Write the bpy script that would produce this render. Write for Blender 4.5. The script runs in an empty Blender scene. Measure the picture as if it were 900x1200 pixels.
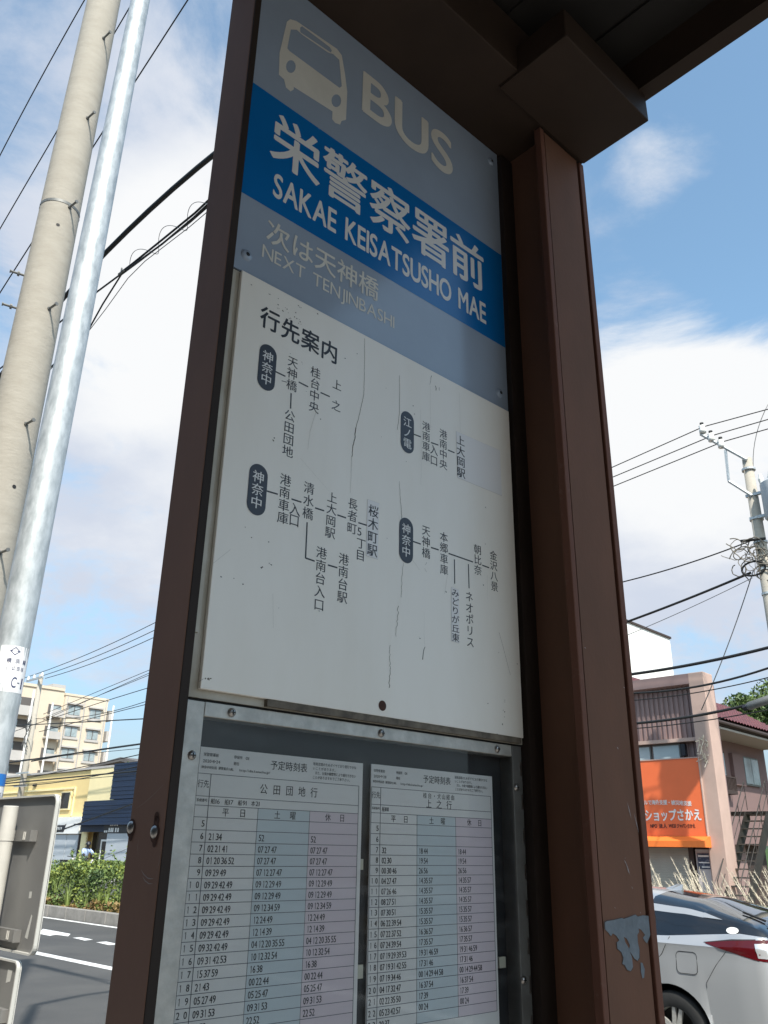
import bpy, bmesh, math, random
import numpy as np
from mathutils import Vector, Matrix
random.seed(7); rng = np.random.default_rng(7)
SC = bpy.context.scene
COL = SC.collection
R = math.radians

# ------------------------------------------------------------------ camera
F = 971.0                                   # focal length in photo pixels (900 x 1200)
EYE = 1.55
def _n(v): v = np.asarray(v, float); return v / np.linalg.norm(v)
_Z = _n([44., -2378., F]); _Y = np.array([0, 0, 1.]) - _Z[2] * _Z; _Y = _n(_Y); _X = np.cross(_Y, _Z)
CM = np.array([_X, _Y, _Z])                 # photo camera axes -> world
CP = np.array([0, 0, EYE])
cam = bpy.data.cameras.new('camera'); cam_o = bpy.data.objects.new('camera', cam); COL.objects.link(cam_o)
cam.sensor_fit = 'VERTICAL'; cam.lens = 28.0; cam.sensor_height = 28.0 * 1200 / F; cam.sensor_width = cam.sensor_height * .75
cam.clip_start = .02; cam.clip_end = 5000
cx, cy, cz = CM @ np.array([1, 0, 0]), CM @ np.array([0, -1, 0]), CM @ np.array([0, 0, -1])
cam_o.matrix_world = Matrix(((cx[0], cy[0], cz[0], 0), (cx[1], cy[1], cz[1], 0), (cx[2], cy[2], cz[2], EYE), (0, 0, 0, 1)))
SC.camera = cam_o

# ------------------------------------------------------------------ light, sky, exposure
SUN_AZ, SUN_EL = 163.0, 50.0
SC.view_settings.view_transform = 'Standard'; SC.view_settings.look = 'None'
SC.view_settings.gamma = 1; SC.view_settings.use_curve_mapping = False
SC.view_settings.exposure = 0.98
SKY_STRENGTH = 0.12
SUN_STRENGTH = 3.1
sl = bpy.data.lights.new('sun', 'SUN'); sl.energy = SUN_STRENGTH; sl.angle = R(.6); sl.color = (1, .95, .87)
so = bpy.data.objects.new('sun', sl); COL.objects.link(so)
sv = Vector((math.sin(R(SUN_AZ)) * math.cos(R(SUN_EL)), math.cos(R(SUN_AZ)) * math.cos(R(SUN_EL)), math.sin(R(SUN_EL))))
so.rotation_euler = sv.to_track_quat('Z', 'Y').to_euler(); so.location = (0, -20, 40)

def ray(px, py): return CM @ np.array([(px - 450) / F, (py - 600) / F, 1.])

W = bpy.data.worlds.new('World'); SC.world = W; W.use_nodes = True
nt = W.node_tree; nt.nodes.clear()
def wn(t, **k):
    n_ = nt.nodes.new(t)
    for a, b in k.items(): setattr(n_, a, b)
    return n_
def wl(a, b): nt.links.new(a, b)
def wmath(op, a, b=None, c=None, clamp=False):
    m = wn('ShaderNodeMath', operation=op, use_clamp=clamp)
    for i, v in enumerate((a, b, c)):
        if v is None: continue
        if isinstance(v, (int, float)): m.inputs[i].default_value = v
        else: wl(v, m.inputs[i])
    return m.outputs[0]
sky = wn('ShaderNodeTexSky', sky_type='NISHITA', sun_disc=False, sun_elevation=R(SUN_EL), sun_rotation=R(SUN_AZ), altitude=50, air_density=1.0, dust_density=1.6, ozone_density=1.2)
tc = wn('ShaderNodeTexCoord'); sep = wn('ShaderNodeSeparateXYZ'); wl(tc.outputs['Generated'], sep.inputs[0])
den = wmath('ADD', wmath('MAXIMUM', sep.outputs[2], 0.0), .28)
comb = wn('ShaderNodeCombineXYZ'); wl(wmath('DIVIDE', sep.outputs[0], den), comb.inputs[0]); wl(wmath('DIVIDE', sep.outputs[1], den), comb.inputs[1])
comb.inputs[2].default_value = 3.7
nz1 = wn('ShaderNodeTexNoise'); nz1.inputs['Scale'].default_value = 3.1; nz1.inputs['Detail'].default_value = 11; nz1.inputs['Roughness'].default_value = .64; nz1.inputs['Distortion'].default_value = .35
wl(comb.outputs[0], nz1.inputs['Vector'])
nz2 = wn('ShaderNodeTexNoise'); nz2.inputs['Scale'].default_value = 3.3; nz2.inputs['Detail'].default_value = 8; nz2.inputs['Roughness'].default_value = .6
wl(comb.outputs[0], nz2.inputs['Vector'])
# where the cumulus banks stand in the sky: (photo direction, angular radius, weight)
BANKS = [((215, 380), 9, .55), ((140, 520), 12, .40), ((60, 330), 9, .14), ((800, 530), 10, .58), ((745, 440), 6, .34), ((880, 420), 6, .16),
         ((790, 650), 11, .50), ((785, 195), 3.2, .52), ((730, 240), 4.2, .34), ((740, 310), 3.0, .16), ((215, 110), 8, .22), ((20, 130), 9, .30), ((95, 670), 9, .44), ((830, 740), 8, .20),
         ((840, 100), 9, -.35), ((960, 220), 9, -.25), ((110, 810), 7, -.10), ((705, 355), 4, -.15), ((70, 80), 5, -.08), ((840, 300), 6, -.30)]
BRIGHT = [((225, 350), 8, .55), ((190, 470), 6, .25), ((110, 430), 5, .2), ((800, 520), 8, .50), ((735, 470), 6, .35), ((215, 640), 5, .2), ((780, 190), 4, .35), ((870, 430), 5, .2)]
nrm = wn('ShaderNodeVectorMath', operation='NORMALIZE'); wl(tc.outputs['Generated'], nrm.inputs[0])
def lobes(L):
  cov = None
  for (px, py), rad, wt in L:
    d = _n(ray(px, py))
    dp = wn('ShaderNodeVectorMath', operation='DOT_PRODUCT'); wl(nrm.outputs[0], dp.inputs[0]); dp.inputs[1].default_value = tuple(d)
    mr = wn('ShaderNodeMapRange', interpolation_type='SMOOTHSTEP')
    wl(dp.outputs['Value'], mr.inputs[0]); mr.inputs[1].default_value = math.cos(R(rad * 1.35)); mr.inputs[2].default_value = 1.0
    mr.inputs[3].default_value = 0; mr.inputs[4].default_value = wt
    cov = mr.outputs[0] if cov is None else wmath('ADD', cov, mr.outputs[0])
  return cov
cov = lobes(BANKS); brt = lobes(BRIGHT)
m1 = wmath('ADD', wmath('MULTIPLY', nz1.outputs['Fac'], 2.8), cov)
mask = wn('ShaderNodeMapRange', interpolation_type='SMOOTHSTEP'); wl(m1, mask.inputs[0])
mask.inputs[1].default_value = 1.36; mask.inputs[2].default_value = 2.22
ccol = wn('ShaderNodeMix', data_type='RGBA')
shade = wn('ShaderNodeMapRange', interpolation_type='SMOOTHSTEP'); wl(wmath('ADD', wmath('MULTIPLY', nz2.outputs['Fac'], 1.0), brt), shade.inputs[0]); shade.inputs[1].default_value = .40; shade.inputs[2].default_value = 1.05
wl(shade.outputs[0], ccol.inputs[0])
ccol.inputs[6].default_value = (2.75, 3.0, 3.5, 1); ccol.inputs[7].default_value = (4.05, 4.1, 4.15, 1)
mx = wn('ShaderNodeMix', data_type='RGBA'); wl(mask.outputs[0], mx.inputs[0]); tint = wn('ShaderNodeMix', data_type='RGBA', blend_type='MULTIPLY'); tint.inputs[0].default_value = 1; tint.inputs[7].default_value = (1.12, 1.27, 1.16, 1); hz_ = wn('ShaderNodeMapRange', interpolation_type='SMOOTHSTEP'); wl(sep.outputs[2], hz_.inputs[0]); hz_.inputs[1].default_value = 0.0; hz_.inputs[2].default_value = .42
hmix = wn('ShaderNodeMix', data_type='RGBA'); wl(hz_.outputs[0], hmix.inputs[0]); hmix.inputs[6].default_value = (.47, .41, .48, 1); hmix.inputs[7].default_value = (1, 1, 1, 1)
hmul = wn('ShaderNodeMix', data_type='RGBA', blend_type='MULTIPLY'); hmul.inputs[0].default_value = 1; wl(sky.outputs[0], hmul.inputs[6]); wl(hmix.outputs[2], hmul.inputs[7])
wl(hmul.outputs[2], tint.inputs[6]); wl(tint.outputs[2], mx.inputs[6]); wl(ccol.outputs[2], mx.inputs[7])
bg = wn('ShaderNodeBackground'); bg.inputs[1].default_value = SKY_STRENGTH; wl(mx.outputs[2], bg.inputs[0])
ow = wn('ShaderNodeOutputWorld'); wl(bg.outputs[0], ow.inputs[0])

# ------------------------------------------------------------------ frames of reference
def hd(az): return np.array([math.sin(R(az)), math.cos(R(az)), 0.])
PU, PN = hd(47.9), hd(137.9)                # along the sign panel / out of it
RD, RN = hd(-45.8), hd(44.2)                # along the road / across it
D = .735                                    # panel plane distance
ROAD_Z = -.20
def P(u, n, z): return u * PU + (n - D) * PN + np.array([0, 0, z])      # panel frame
def S(a, c, z): return a * RD + c * RN + np.array([0, 0, z])            # street frame
def pan(px, py, off=0.):
    d = ray(px, py); t = -(D - off) / d.dot(PN); q = CP + t * d
    return q.dot(PU), q[2]
def onc(px, py, c):
    d = ray(px, py); t = c / d.dot(RN); q = CP + t * d
    return q.dot(RD), q[2]

# ------------------------------------------------------------------ materials
def mat(name, col, rough=.6, metal=0., var=0., vscale=8., bump=0., bscale=60., spec=.5, coat=0., col2=None, stretch=None, thr=None):
    m = bpy.data.materials.new(name); m.use_nodes = True
    t = m.node_tree; b = t.nodes['Principled BSDF']
    b.inputs['Base Color'].default_value = (*col, 1); b.inputs['Roughness'].default_value = rough; b.inputs['Metallic'].default_value = metal
    b.inputs['Specular IOR Level'].default_value = spec; b.inputs['Coat Weight'].default_value = coat
    tcn = t.nodes.new('ShaderNodeTexCoord'); src = tcn.outputs['Object']
    if stretch:
        mp = t.nodes.new('ShaderNodeMapping'); mp.inputs['Scale'].default_value = stretch; t.links.new(src, mp.inputs[0]); src = mp.outputs[0]
    if var or col2:
        nz = t.nodes.new('ShaderNodeTexNoise'); nz.inputs['Scale'].default_value = vscale; nz.inputs['Detail'].default_value = 7; nz.inputs['Roughness'].default_value = .62
        t.links.new(src, nz.inputs['Vector'])
        mix = t.nodes.new('ShaderNodeMix'); mix.data_type = 'RGBA'
        c2 = col2 if col2 else tuple(min(1, x * (1 + var)) for x in col); c1 = col if col2 else tuple(x * (1 - var) for x in col)
        mix.inputs[6].default_value = (*c1, 1); mix.inputs[7].default_value = (*c2, 1)
        mr = t.nodes.new('ShaderNodeMapRange'); mr.inputs[1].default_value = (thr or (.32, .68))[0]; mr.inputs[2].default_value = (thr or (.32, .68))[1]
        t.links.new(nz.outputs['Fac'], mr.inputs[0]); t.links.new(mr.outputs[0], mix.inputs[0]); t.links.new(mix.outputs[2], b.inputs['Base Color'])
        rr = t.nodes.new('ShaderNodeMapRange'); rr.inputs[3].default_value = max(0.02, rough - .08); rr.inputs[4].default_value = min(1, rough + .08)
        t.links.new(nz.outputs['Fac'], rr.inputs[0]); t.links.new(rr.outputs[0], b.inputs['Roughness'])
    if bump:
        nb = t.nodes.new('ShaderNodeTexNoise'); nb.inputs['Scale'].default_value = bscale; nb.inputs['Detail'].default_value = 5
        t.links.new(src, nb.inputs['Vector'])
        bp = t.nodes.new('ShaderNodeBump'); bp.inputs['Strength'].default_value = bump; bp.inputs['Distance'].default_value = .01
        t.links.new(nb.outputs['Fac'], bp.inputs['Height']); t.links.new(bp.outputs[0], b.inputs['Normal'])
    return m

M = {}
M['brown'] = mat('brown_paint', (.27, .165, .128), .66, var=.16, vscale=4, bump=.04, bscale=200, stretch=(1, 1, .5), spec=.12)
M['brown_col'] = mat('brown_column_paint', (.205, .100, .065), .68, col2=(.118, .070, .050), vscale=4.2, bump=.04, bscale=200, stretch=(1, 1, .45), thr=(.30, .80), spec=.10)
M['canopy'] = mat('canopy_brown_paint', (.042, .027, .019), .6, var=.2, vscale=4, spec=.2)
M['brown_dark'] = mat('dark_brown_and_shade', (.032, .023, .019), .65, var=.25, vscale=6, spec=.2)  # shade colour for the post and column strips, also a plain dark jamb
M['brown_edge'] = mat('worn_brown_edge', (.16, .075, .053), .66, spec=.1, col2=(.24, .15, .12), vscale=35, thr=(.6, .8))
M['gasket'] = mat('black_rubber', (.012, .012, .013), .7)
M['roof'] = mat('roof_steel', (.016, .013, .011), .7, var=.3, vscale=4)
M['patch'] = mat('grey_blue_paint_patch', (.115, .135, .155), .6, col2=(.175, .20, .225), vscale=45, bump=.15, bscale=120)
M['rust'] = mat('rust', (.07, .028, .018), .85, var=.4, vscale=90)
M['scratch'] = mat('pale_scratch', (.34, .30, .29), .7)
M['steel'] = mat('stainless_steel', (.42, .40, .38), .36, 1.0)
M['alu'] = mat('weathered_aluminium', (.54, .525, .485), .52, .45, col2=(.39, .385, .36), vscale=55, bump=.08, bscale=140)
M['alu_dull'] = mat('dull_aluminium', (.17, .172, .165), .55, .4, var=.15, vscale=40)
M['cream'] = mat('aged_cream_paint', (.50, .48, .42), .55, col2=(.36, .33, .27), vscale=14)
M['grime'] = mat('grimy_edge', (.055, .045, .036), .8, col2=(.20, .17, .13), vscale=50)
M['sign'] = mat('pale_blue_acrylic', (.31, .375, .47), .16, var=.05, vscale=7, spec=.5)
M['band'] = mat('blue_film', (.0, .14, .42), .25, var=.05, vscale=6)
M['white_ink'] = mat('white_film', (.76, .75, .73), .35)
M['cream_ink'] = mat('faded_cream_film', (.68, .66, .60), .4, var=.06, vscale=20)
M['board'] = mat('white_enamel_board', (.87, .835, .77), .35, col2=(.77, .725, .64), vscale=4.5, stretch=(1, 1, .28), thr=(.42, .78), bump=.015, bscale=40)
M['ink'] = mat('black_ink', (.016, .016, .022), .45)
M['pill'] = mat('charcoal_ink', (.028, .030, .042), .42)
M['sticker'] = mat('white_sticker', (.79, .775, .77), .4)
M['stain'] = mat('dark_stain', (.105, .09, .075), .8, var=.4, vscale=120)
M['crackgrey'] = mat('grey_crack', (.50, .48, .44), .7)
M['backing'] = mat('dark_backing', (.010, .012, .015), .6, col2=(.024, .027, .031), vscale=9)
M['paper'] = mat('white_paper', (.80, .79, .775), .8, var=.02, vscale=12)
M['tint_blue'] = mat('pale_blue_print', (.61, .68, .71), .8)
M['tint_pink'] = mat('pale_pink_print', (.74, .65, .695), .8)
M['grid'] = mat('grey_print_line', (.12, .13, .15), .7)
M['print'] = mat('dark_print', (.025, .027, .033), .7)
M['tape'] = mat('old_tape', (.55, .54, .44), .6)
M['concrete'] = mat('pale_concrete', (.335, .305, .255), .9, col2=(.41, .38, .325), vscale=6, bump=.25, bscale=22, stretch=(1, 1, 2.2), thr=(.25, .75))
M['galv'] = mat('galvanised_steel', (.36, .39, .40), .50, .35, col2=(.56, .59, .60), vscale=26, stretch=(1, 1, .40), bump=.12, bscale=45, thr=(.34, .64))
M['sign_back'] = mat('grey_sign_back', (.24, .235, .225), .5, .35, var=.08, vscale=6)
M['sign_rim'] = mat('pale_sign_rim', (.52, .51, .47), .5)
M['offwhite'] = mat('offwhite_painted_steel', (.56, .54, .49), .5, var=.08, vscale=9)
M['wire'] = mat('black_cable', (.012, .012, .012), .6)
M['wire_grey'] = mat('grey_cable', (.10, .10, .10), .6)
M['ceramic'] = mat('white_ceramic', (.75, .74, .70), .25)
M['asphalt'] = mat('asphalt', (.052, .052, .052), .9, var=.22, vscale=.9, bump=.5, bscale=60, col2=(.088, .086, .082), thr=(.25, .75))
M['asphalt2'] = mat('asphalt_worn', (.080, .079, .076), .9, var=.22, vscale=3, bump=.3, bscale=180)
M['road_paint'] = mat('white_road_paint', (.42, .42, .41), .8, col2=(.70, .70, .68), vscale=7, thr=(.30, .50))
M['pavement'] = mat('asphalt_pavement', (.22, .205, .185), .9, var=.2, vscale=3, bump=.2, bscale=120)
M['paving'] = mat('concrete_paving', (.30, .285, .26), .85, var=.14, vscale=3, bump=.1, bscale=70)
M['kerb'] = mat('kerb_concrete', (.27, .255, .235), .9, var=.2, vscale=4, bump=.2, bscale=60)
M['soil'] = mat('dry_soil', (.13, .10, .065), .95, var=.3, vscale=6)
M['leaf_a'] = mat('leaf_yellow_green', (.215, .265, .050), .6)
M['leaf_b'] = mat('leaf_mid_green', (.115, .17, .045), .6)
M['leaf_c'] = mat('leaf_deep_green', (.045, .085, .024), .6)
M['leaf_e'] = mat('leaf_olive_green', (.075, .115, .030), .6)
M['leaf_d'] = mat('leaf_dry', (.24, .16, .06), .7)
M['grass'] = mat('grass_blade', (.20, .27, .07), .6)
M['plume'] = mat('dry_plume', (.62, .55, .43), .8, var=.15, vscale=20)
M['bark'] = mat('bark', (.10, .075, .055), .9, var=.3, vscale=10)

# ------------------------------------------------------------------ mesh building
class MB:
    def __init__(self): self.v = []; self.f = []; self.mi = []; self.cur = 0
    def add(self, vs, fs):
        o = len(self.v); self.v.extend([tuple(map(float, p)) for p in vs])
        self.f.extend([tuple(i + o for i in f) for f in fs]); self.mi.extend([self.cur] * len(fs))
    def hexa(self, p):                      # 8 corners: bottom loop 0-3, top loop 4-7
        self.add(p, [(0, 3, 2, 1), (4, 5, 6, 7), (0, 1, 5, 4), (1, 2, 6, 5), (2, 3, 7, 6), (3, 0, 4, 7)])
    def fbox(self, fr, a0, a1, b0, b1, z0, z1):
        self.hexa([fr(a0, b0, z0), fr(a1, b0, z0), fr(a1, b1, z0), fr(a0, b1, z0), fr(a0, b0, z1), fr(a1, b0, z1), fr(a1, b1, z1), fr(a0, b1, z1)])
    def pbox(self, u0, u1, n0, n1, z0, z1): self.fbox(P, u0, u1, n0, n1, z0, z1)
    def sbox(self, a0, a1, c0, c1, z0, z1): self.fbox(S, a0, a1, c0, c1, z0, z1)
    def quad(self, a, b, c, d): self.add([a, b, c, d], [(0, 1, 2, 3)])
    def prism(self, poly, f0, f1):          # poly of 2d points; f0/f1 map a 2d point to the two ends
        n = len(poly); vs = [f0(*p) for p in poly] + [f1(*p) for p in poly]
        self.add(vs, [tuple(range(n))[::-1], tuple(range(n, 2 * n))] + [(i, (i + 1) % n, n + (i + 1) % n, n + i) for i in range(n)])
    def tube(self, pts, r, k=8, cap=True):
        pts = [np.asarray(p, float) for p in pts]; n = len(pts); rs = r if hasattr(r, '__len__') else [r] * n
        vs = []; ref = None
        for i, p in enumerate(pts):
            t = pts[min(i + 1, n - 1)] - pts[max(i - 1, 0)]; t = t / (np.linalg.norm(t) + 1e-12)
            if ref is None:
                ref = np.array([0, 0, 1.]) if abs(t[2]) < .9 else np.array([1., 0, 0])
            x = ref - ref.dot(t) * t; x /= np.linalg.norm(x); ref = x; y = np.cross(t, x)
            for j in range(k):
                a = 2 * math.pi * j / k; vs.append(p + rs[i] * (math.cos(a) * x + math.sin(a) * y))
        fs = [(i * k + j, i * k + (j + 1) % k, (i + 1) * k + (j + 1) % k, (i + 1) * k + j) for i in range(n - 1) for j in range(k)]
        if cap: fs += [tuple(range(k))[::-1], tuple(range((n - 1) * k, n * k))]
        self.add(vs, fs)
    def dome(self, c, ax, r, h, k=16, rings=4):
        ax = _n(ax); x = _n(np.cross(ax, [0, 0, 1.] if abs(ax[2]) < .9 else [1., 0, 0])); y = np.cross(ax, x); c = np.asarray(c, float)
        vs = []; 
        for i in range(rings):
            th = math.pi / 2 * i / rings
            for j in range(k):
                a = 2 * math.pi * j / k; vs.append(c + r * math.cos(th) * (math.cos(a) * x + math.sin(a) * y) + h * math.sin(th) * ax)
        vs.append(c + h * ax)
        fs = [(i * k + j, i * k + (j + 1) % k, (i + 1) * k + (j + 1) % k, (i + 1) * k + j) for i in range(rings - 1) for j in range(k)]
        fs += [((rings - 1) * k + j, (rings - 1) * k + (j + 1) % k, rings * k) for j in range(k)]
        self.add(vs, fs)
    def disc(self, c, ax, r, k=20):
        ax = _n(ax); x = _n(np.cross(ax, [0, 0, 1.] if abs(ax[2]) < .9 else [1., 0, 0])); y = np.cross(ax, x); c = np.asarray(c, float)
        self.add([c + r * (math.cos(2 * math.pi * j / k) * x + math.sin(2 * math.pi * j / k) * y) for j in range(k)], [tuple(range(k))])
    def build(self, name, m, parent=None, loc=None, smooth=False, bevel=0, autosmooth=None):
        o0 = np.zeros(3)
        if parent is not None:
            t = parent
            while t.parent: t = t.parent
            o0 = np.array(t.location)
        elif loc is not None: o0 = np.asarray(loc, float)
        me = bpy.data.meshes.new(name)
        me.from_pydata([tuple(np.asarray(p) - o0) for p in self.v], [], self.f)
        ms = m if isinstance(m, (list, tuple)) else [m]
        for x in ms: me.materials.append(x)
        if len(ms) > 1: me.polygons.foreach_set('material_index', self.mi)
        me.update()
        o = bpy.data.objects.new(name, me); COL.objects.link(o)
        if parent is not None: o.parent = parent
        else: o.location = o0
        if smooth: me.polygons.foreach_set('use_smooth', [True] * len(me.polygons))
        if autosmooth:
            me.polygons.foreach_set('use_smooth', [True] * len(me.polygons))
            md = o.modifiers.new('edges', 'EDGE_SPLIT'); md.split_angle = R(autosmooth)
        if bevel:
            md = o.modifiers.new('bevel', 'BEVEL'); md.width = bevel; md.segments = 2; md.limit_method = 'ANGLE'
        return o

def fixnormals(o):
    bm = bmesh.new(); bm.from_mesh(o.data); bmesh.ops.recalc_face_normals(bm, faces=bm.faces); bm.to_mesh(o.data); bm.free()
def tag(o, label=None, cat=None, group=None, kind=None):
    if label: o['label'] = label
    if cat: o['category'] = cat
    if group: o['group'] = group
    if kind: o['kind'] = kind
    return o
def thing(name, loc, label, cat, group=None):
    o = bpy.data.objects.new(name, None); COL.objects.link(o); o.location = tuple(map(float, loc)); o.empty_display_size = .1
    return tag(o, label, cat, group)
def bbox(name, m, parent, fr, *a, bevel=0):
    b = MB(); b.fbox(fr, *a); return b.build(name, m, parent, bevel=bevel)

# ------------------------------------------------------------------ lettering
_G = {}
_tc = bpy.data.curves.new('glyph_tmp', 'FONT'); _to = bpy.data.objects.new('glyph_tmp', _tc); COL.objects.link(_to)
def glyph(ch, bold=0., res=3):
    k = (ch, bold, res)
    if k not in _G:
        _tc.body = ch; _tc.offset = bold; _tc.resolution_u = res
        dg = bpy.context.evaluated_depsgraph_get(); dg.update()
        me = bpy.data.meshes.new_from_object(_to.evaluated_get(dg))
        v = np.array([p.co[:2] for p in me.vertices]).reshape(-1, 2); f = [tuple(p.vertices) for p in me.polygons]
        bpy.data.meshes.remove(me); _G[k] = (v, f)
    return _G[k]
def is_cjk(ch): return ord(ch) > 0x2E00 and ch != '・' or ch == '・'
LAY = 0.00004
def layers(bold, small):
    if bold <= 0: return [(0, 0)]
    if small: return [(-.5, 0), (.5, 0)]
    return [(-1, 0), (1, 0), (0, -.8), (0, .8), (-.7, .6), (.7, -.6)]
def stack(mb, fr, q, f, bold, ex, ey, small):
    for i, (dx, dy) in enumerate(layers(bold, small)):
        pts = [np.asarray(fr(p[0] + dx * bold * ex, p[1] + dy * bold * ey)) for p in q]
        mb.add([p + fr.nrm * (LAY * i) for p in pts] if hasattr(fr, 'nrm') else [p - RN * LAY * 20 * i for p in pts] if i else pts, f)
def put(mb, ch, fr, center, ex, ey, bold=0., res=3, fit=False):
    """glyph of one em box (ex wide, ey high) around a centre given in a 2d frame; fr maps 2d -> 3d"""
    v, f = glyph(ch, 0., res)
    if len(v) == 0: return
    if fit and ch == '1':
        x, y = center; w, h = .00062, ey / 2
        if ey < .02: mb.add([fr(x - w / 2 + .0002, y - h), fr(x + w / 2 + .0002, y - h), fr(x + w / 2 + .0002, y + h), fr(x - w / 2 + .0002, y + h)], [(0, 1, 2, 3)]); mb.add([fr(x - w / 2 + .0002, y + h), fr(x - w / 2 + .0002, y + h * .72), fr(x - .0007, y + h * .50), fr(x - .0007, y + h * .68)], [(0, 1, 2, 3)]); return
    if fit:
        lo, hi = v.min(0), v.max(0); c = (lo + hi) / 2; sc = np.array([ex, ey]) / np.maximum(hi - lo, 1e-4)
    else: c = np.array([.5, .38]); sc = np.array([ex, ey])
    q = (v - c) * sc + np.asarray(center)
    stack(mb, fr, q, f, .075 if fit and ey < .02 else 0 if fit else bold, ex, ey, ey < .03)
SPC = .42
def word(mb, s, fr, x0, x1, y0, y1, bold=0., res=3, rise=0.):
    """Latin line filling x0..x1 with cap height y0..y1"""
    adv = []; x = 0
    for ch in s:
        if ch == ' ': x += SPC; continue
        v, f = glyph(ch, 0., res); lo, hi = v[:, 0].min(), v[:, 0].max(); adv.append((ch, x - lo)); x += hi - lo + .085
    w = x - .085; cap = .70
    for ch, ox in adv:
        v, f = glyph(ch, 0., res); q = np.stack([x0 + (v[:, 0] + ox) / w * (x1 - x0), y0 + v[:, 1] / cap * (y1 - y0)], 1)
        q[:, 1] += rise * (q[:, 0] - x0) / (x1 - x0)
        stack(mb, fr, q, f, bold, (x1 - x0) / w, (y1 - y0) / cap, y1 - y0 < .02)
def row(mb, s, fr, c0, c1, ex, ey, bold=0., res=3):
    """CJK line: em-box centres spaced evenly from c0 to c1"""
    n = len(s)
    for i, ch in enumerate(s):
        t = i / max(1, n - 1); put(mb, ch, fr, (c0[0] + (c1[0] - c0[0]) * t, c0[1] + (c1[1] - c0[1]) * t), ex, ey, bold, res)

# ================================================================== SETTING
def struct(name, mb, m, **k):
    o = mb.build(name, m, **k); o['kind'] = 'structure'; return o
b = MB(); b.quad((-900, -900, ROAD_Z - .35), (900, -900, ROAD_Z - .35), (900, 900, ROAD_Z - .35), (-900, 900, ROAD_Z - .35)); struct('ground', b, M['soil'])
def strip(name, m, c0, c1, z, a0=-60, a1=160): b = MB(); b.sbox(a0, a1, c0, c1, z - .34, z); return struct(name, b, m)
CK = 2.45
strip('sidewalk', M['pavement'], -9, CK - .16, 0); strip('kerb', M['kerb'], CK - .16, CK, .004)
strip('road', M['asphalt'], CK, 11.28, ROAD_Z)
strip('median', M['soil'], 11.45, 14.2, ROAD_Z + .2); 
strip('road', M['asphalt2'], 14.4, 22.2, ROAD_Z)
strip('sidewalk', M['paving'], 22.4, 27.2, ROAD_Z + .12)
# median kerb in stones
b = MB()
a = -8.
while a < 70:
    b.sbox(a, a + .985, 11.28, 11.46, ROAD_Z - .1, ROAD_Z + .255); a += 1.0
b.sbox(-60, -8, 11.28, 11.46, ROAD_Z - .1, ROAD_Z + .25); b.sbox(70, 160, 11.28, 11.46, ROAD_Z - .1, ROAD_Z + .25); b.sbox(-60, 160, 14.2, 14.4, ROAD_Z - .1, ROAD_Z + .25)
o = struct('median_kerb', b, M['kerb'], bevel=.012)
b = MB(); zp = ROAD_Z + .004
def flat(poly): b.add([S(x * 1.0, y, zp) for x, y in poly], [tuple(range(len(poly)))])
flat([(-60, 7.42), (160, 7.42), (160, 7.62), (-60, 7.62)]); flat([(-60, 11.0), (160, 11.0), (160, 11.16), (-60, 11.16)])
flat([(19.7, 9.62), (18.75, 9.06), (18.15, 9.03), (18.30, 9.24), (17.85, 9.28), (18.30, 9.56)])
flat([(17.54, 9.22), (16.9, 9.15), (16.99, 9.37), (17.53, 9.40)])
k = 16.5
while k > -30: flat([(k, 9.17), (k - .6, 9.12), (k - .6, 9.34), (k, 9.39)]); k -= 1.15
struct('road_marking', b, M['road_paint'])

# ================================================================== UNSEEN BLOCK BEHIND THE STOP (added to keep sky light off the shelter's land side)
ob = thing('shading_block', S(0, -6, 0), 'long plain unseen block added behind the shelter to shade its land side', 'building')
b = MB(); b.sbox(-26, 30, -16, -6, 0, 9.0); b.build('wall', mat('shading_block_dark', (.075, .062, .052), .85, var=.1, vscale=.6), ob)
for i in range(14):
    for z0 in (1.0, 4.2):
        b = MB(); b.sbox(-24 + i * 3.8, -21.6 + i * 3.8, -5.999, -5.95, z0, z0 + 1.7); b.build('window', M['backing'], ob)

# ================================================================== BUS SHELTER
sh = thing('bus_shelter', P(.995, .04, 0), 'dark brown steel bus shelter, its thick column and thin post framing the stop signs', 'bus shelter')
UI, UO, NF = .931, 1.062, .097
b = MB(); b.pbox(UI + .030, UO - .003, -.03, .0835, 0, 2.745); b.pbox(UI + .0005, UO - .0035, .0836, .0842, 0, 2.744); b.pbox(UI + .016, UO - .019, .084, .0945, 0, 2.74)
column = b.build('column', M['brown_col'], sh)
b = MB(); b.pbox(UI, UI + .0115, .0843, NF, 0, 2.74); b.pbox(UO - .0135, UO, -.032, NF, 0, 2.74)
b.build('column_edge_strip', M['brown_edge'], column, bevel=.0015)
b = MB(); b.pbox(UI - .001, UI + .0295, -.031, .009, 0, 2.738); b.build('column_inner_flange_shade', M['brown_dark'], column)  # inner back flange coloured darker to stand in for its shade
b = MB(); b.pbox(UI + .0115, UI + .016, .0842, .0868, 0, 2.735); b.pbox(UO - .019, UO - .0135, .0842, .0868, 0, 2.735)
b.build('column_groove', M['gasket'], column)
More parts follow.
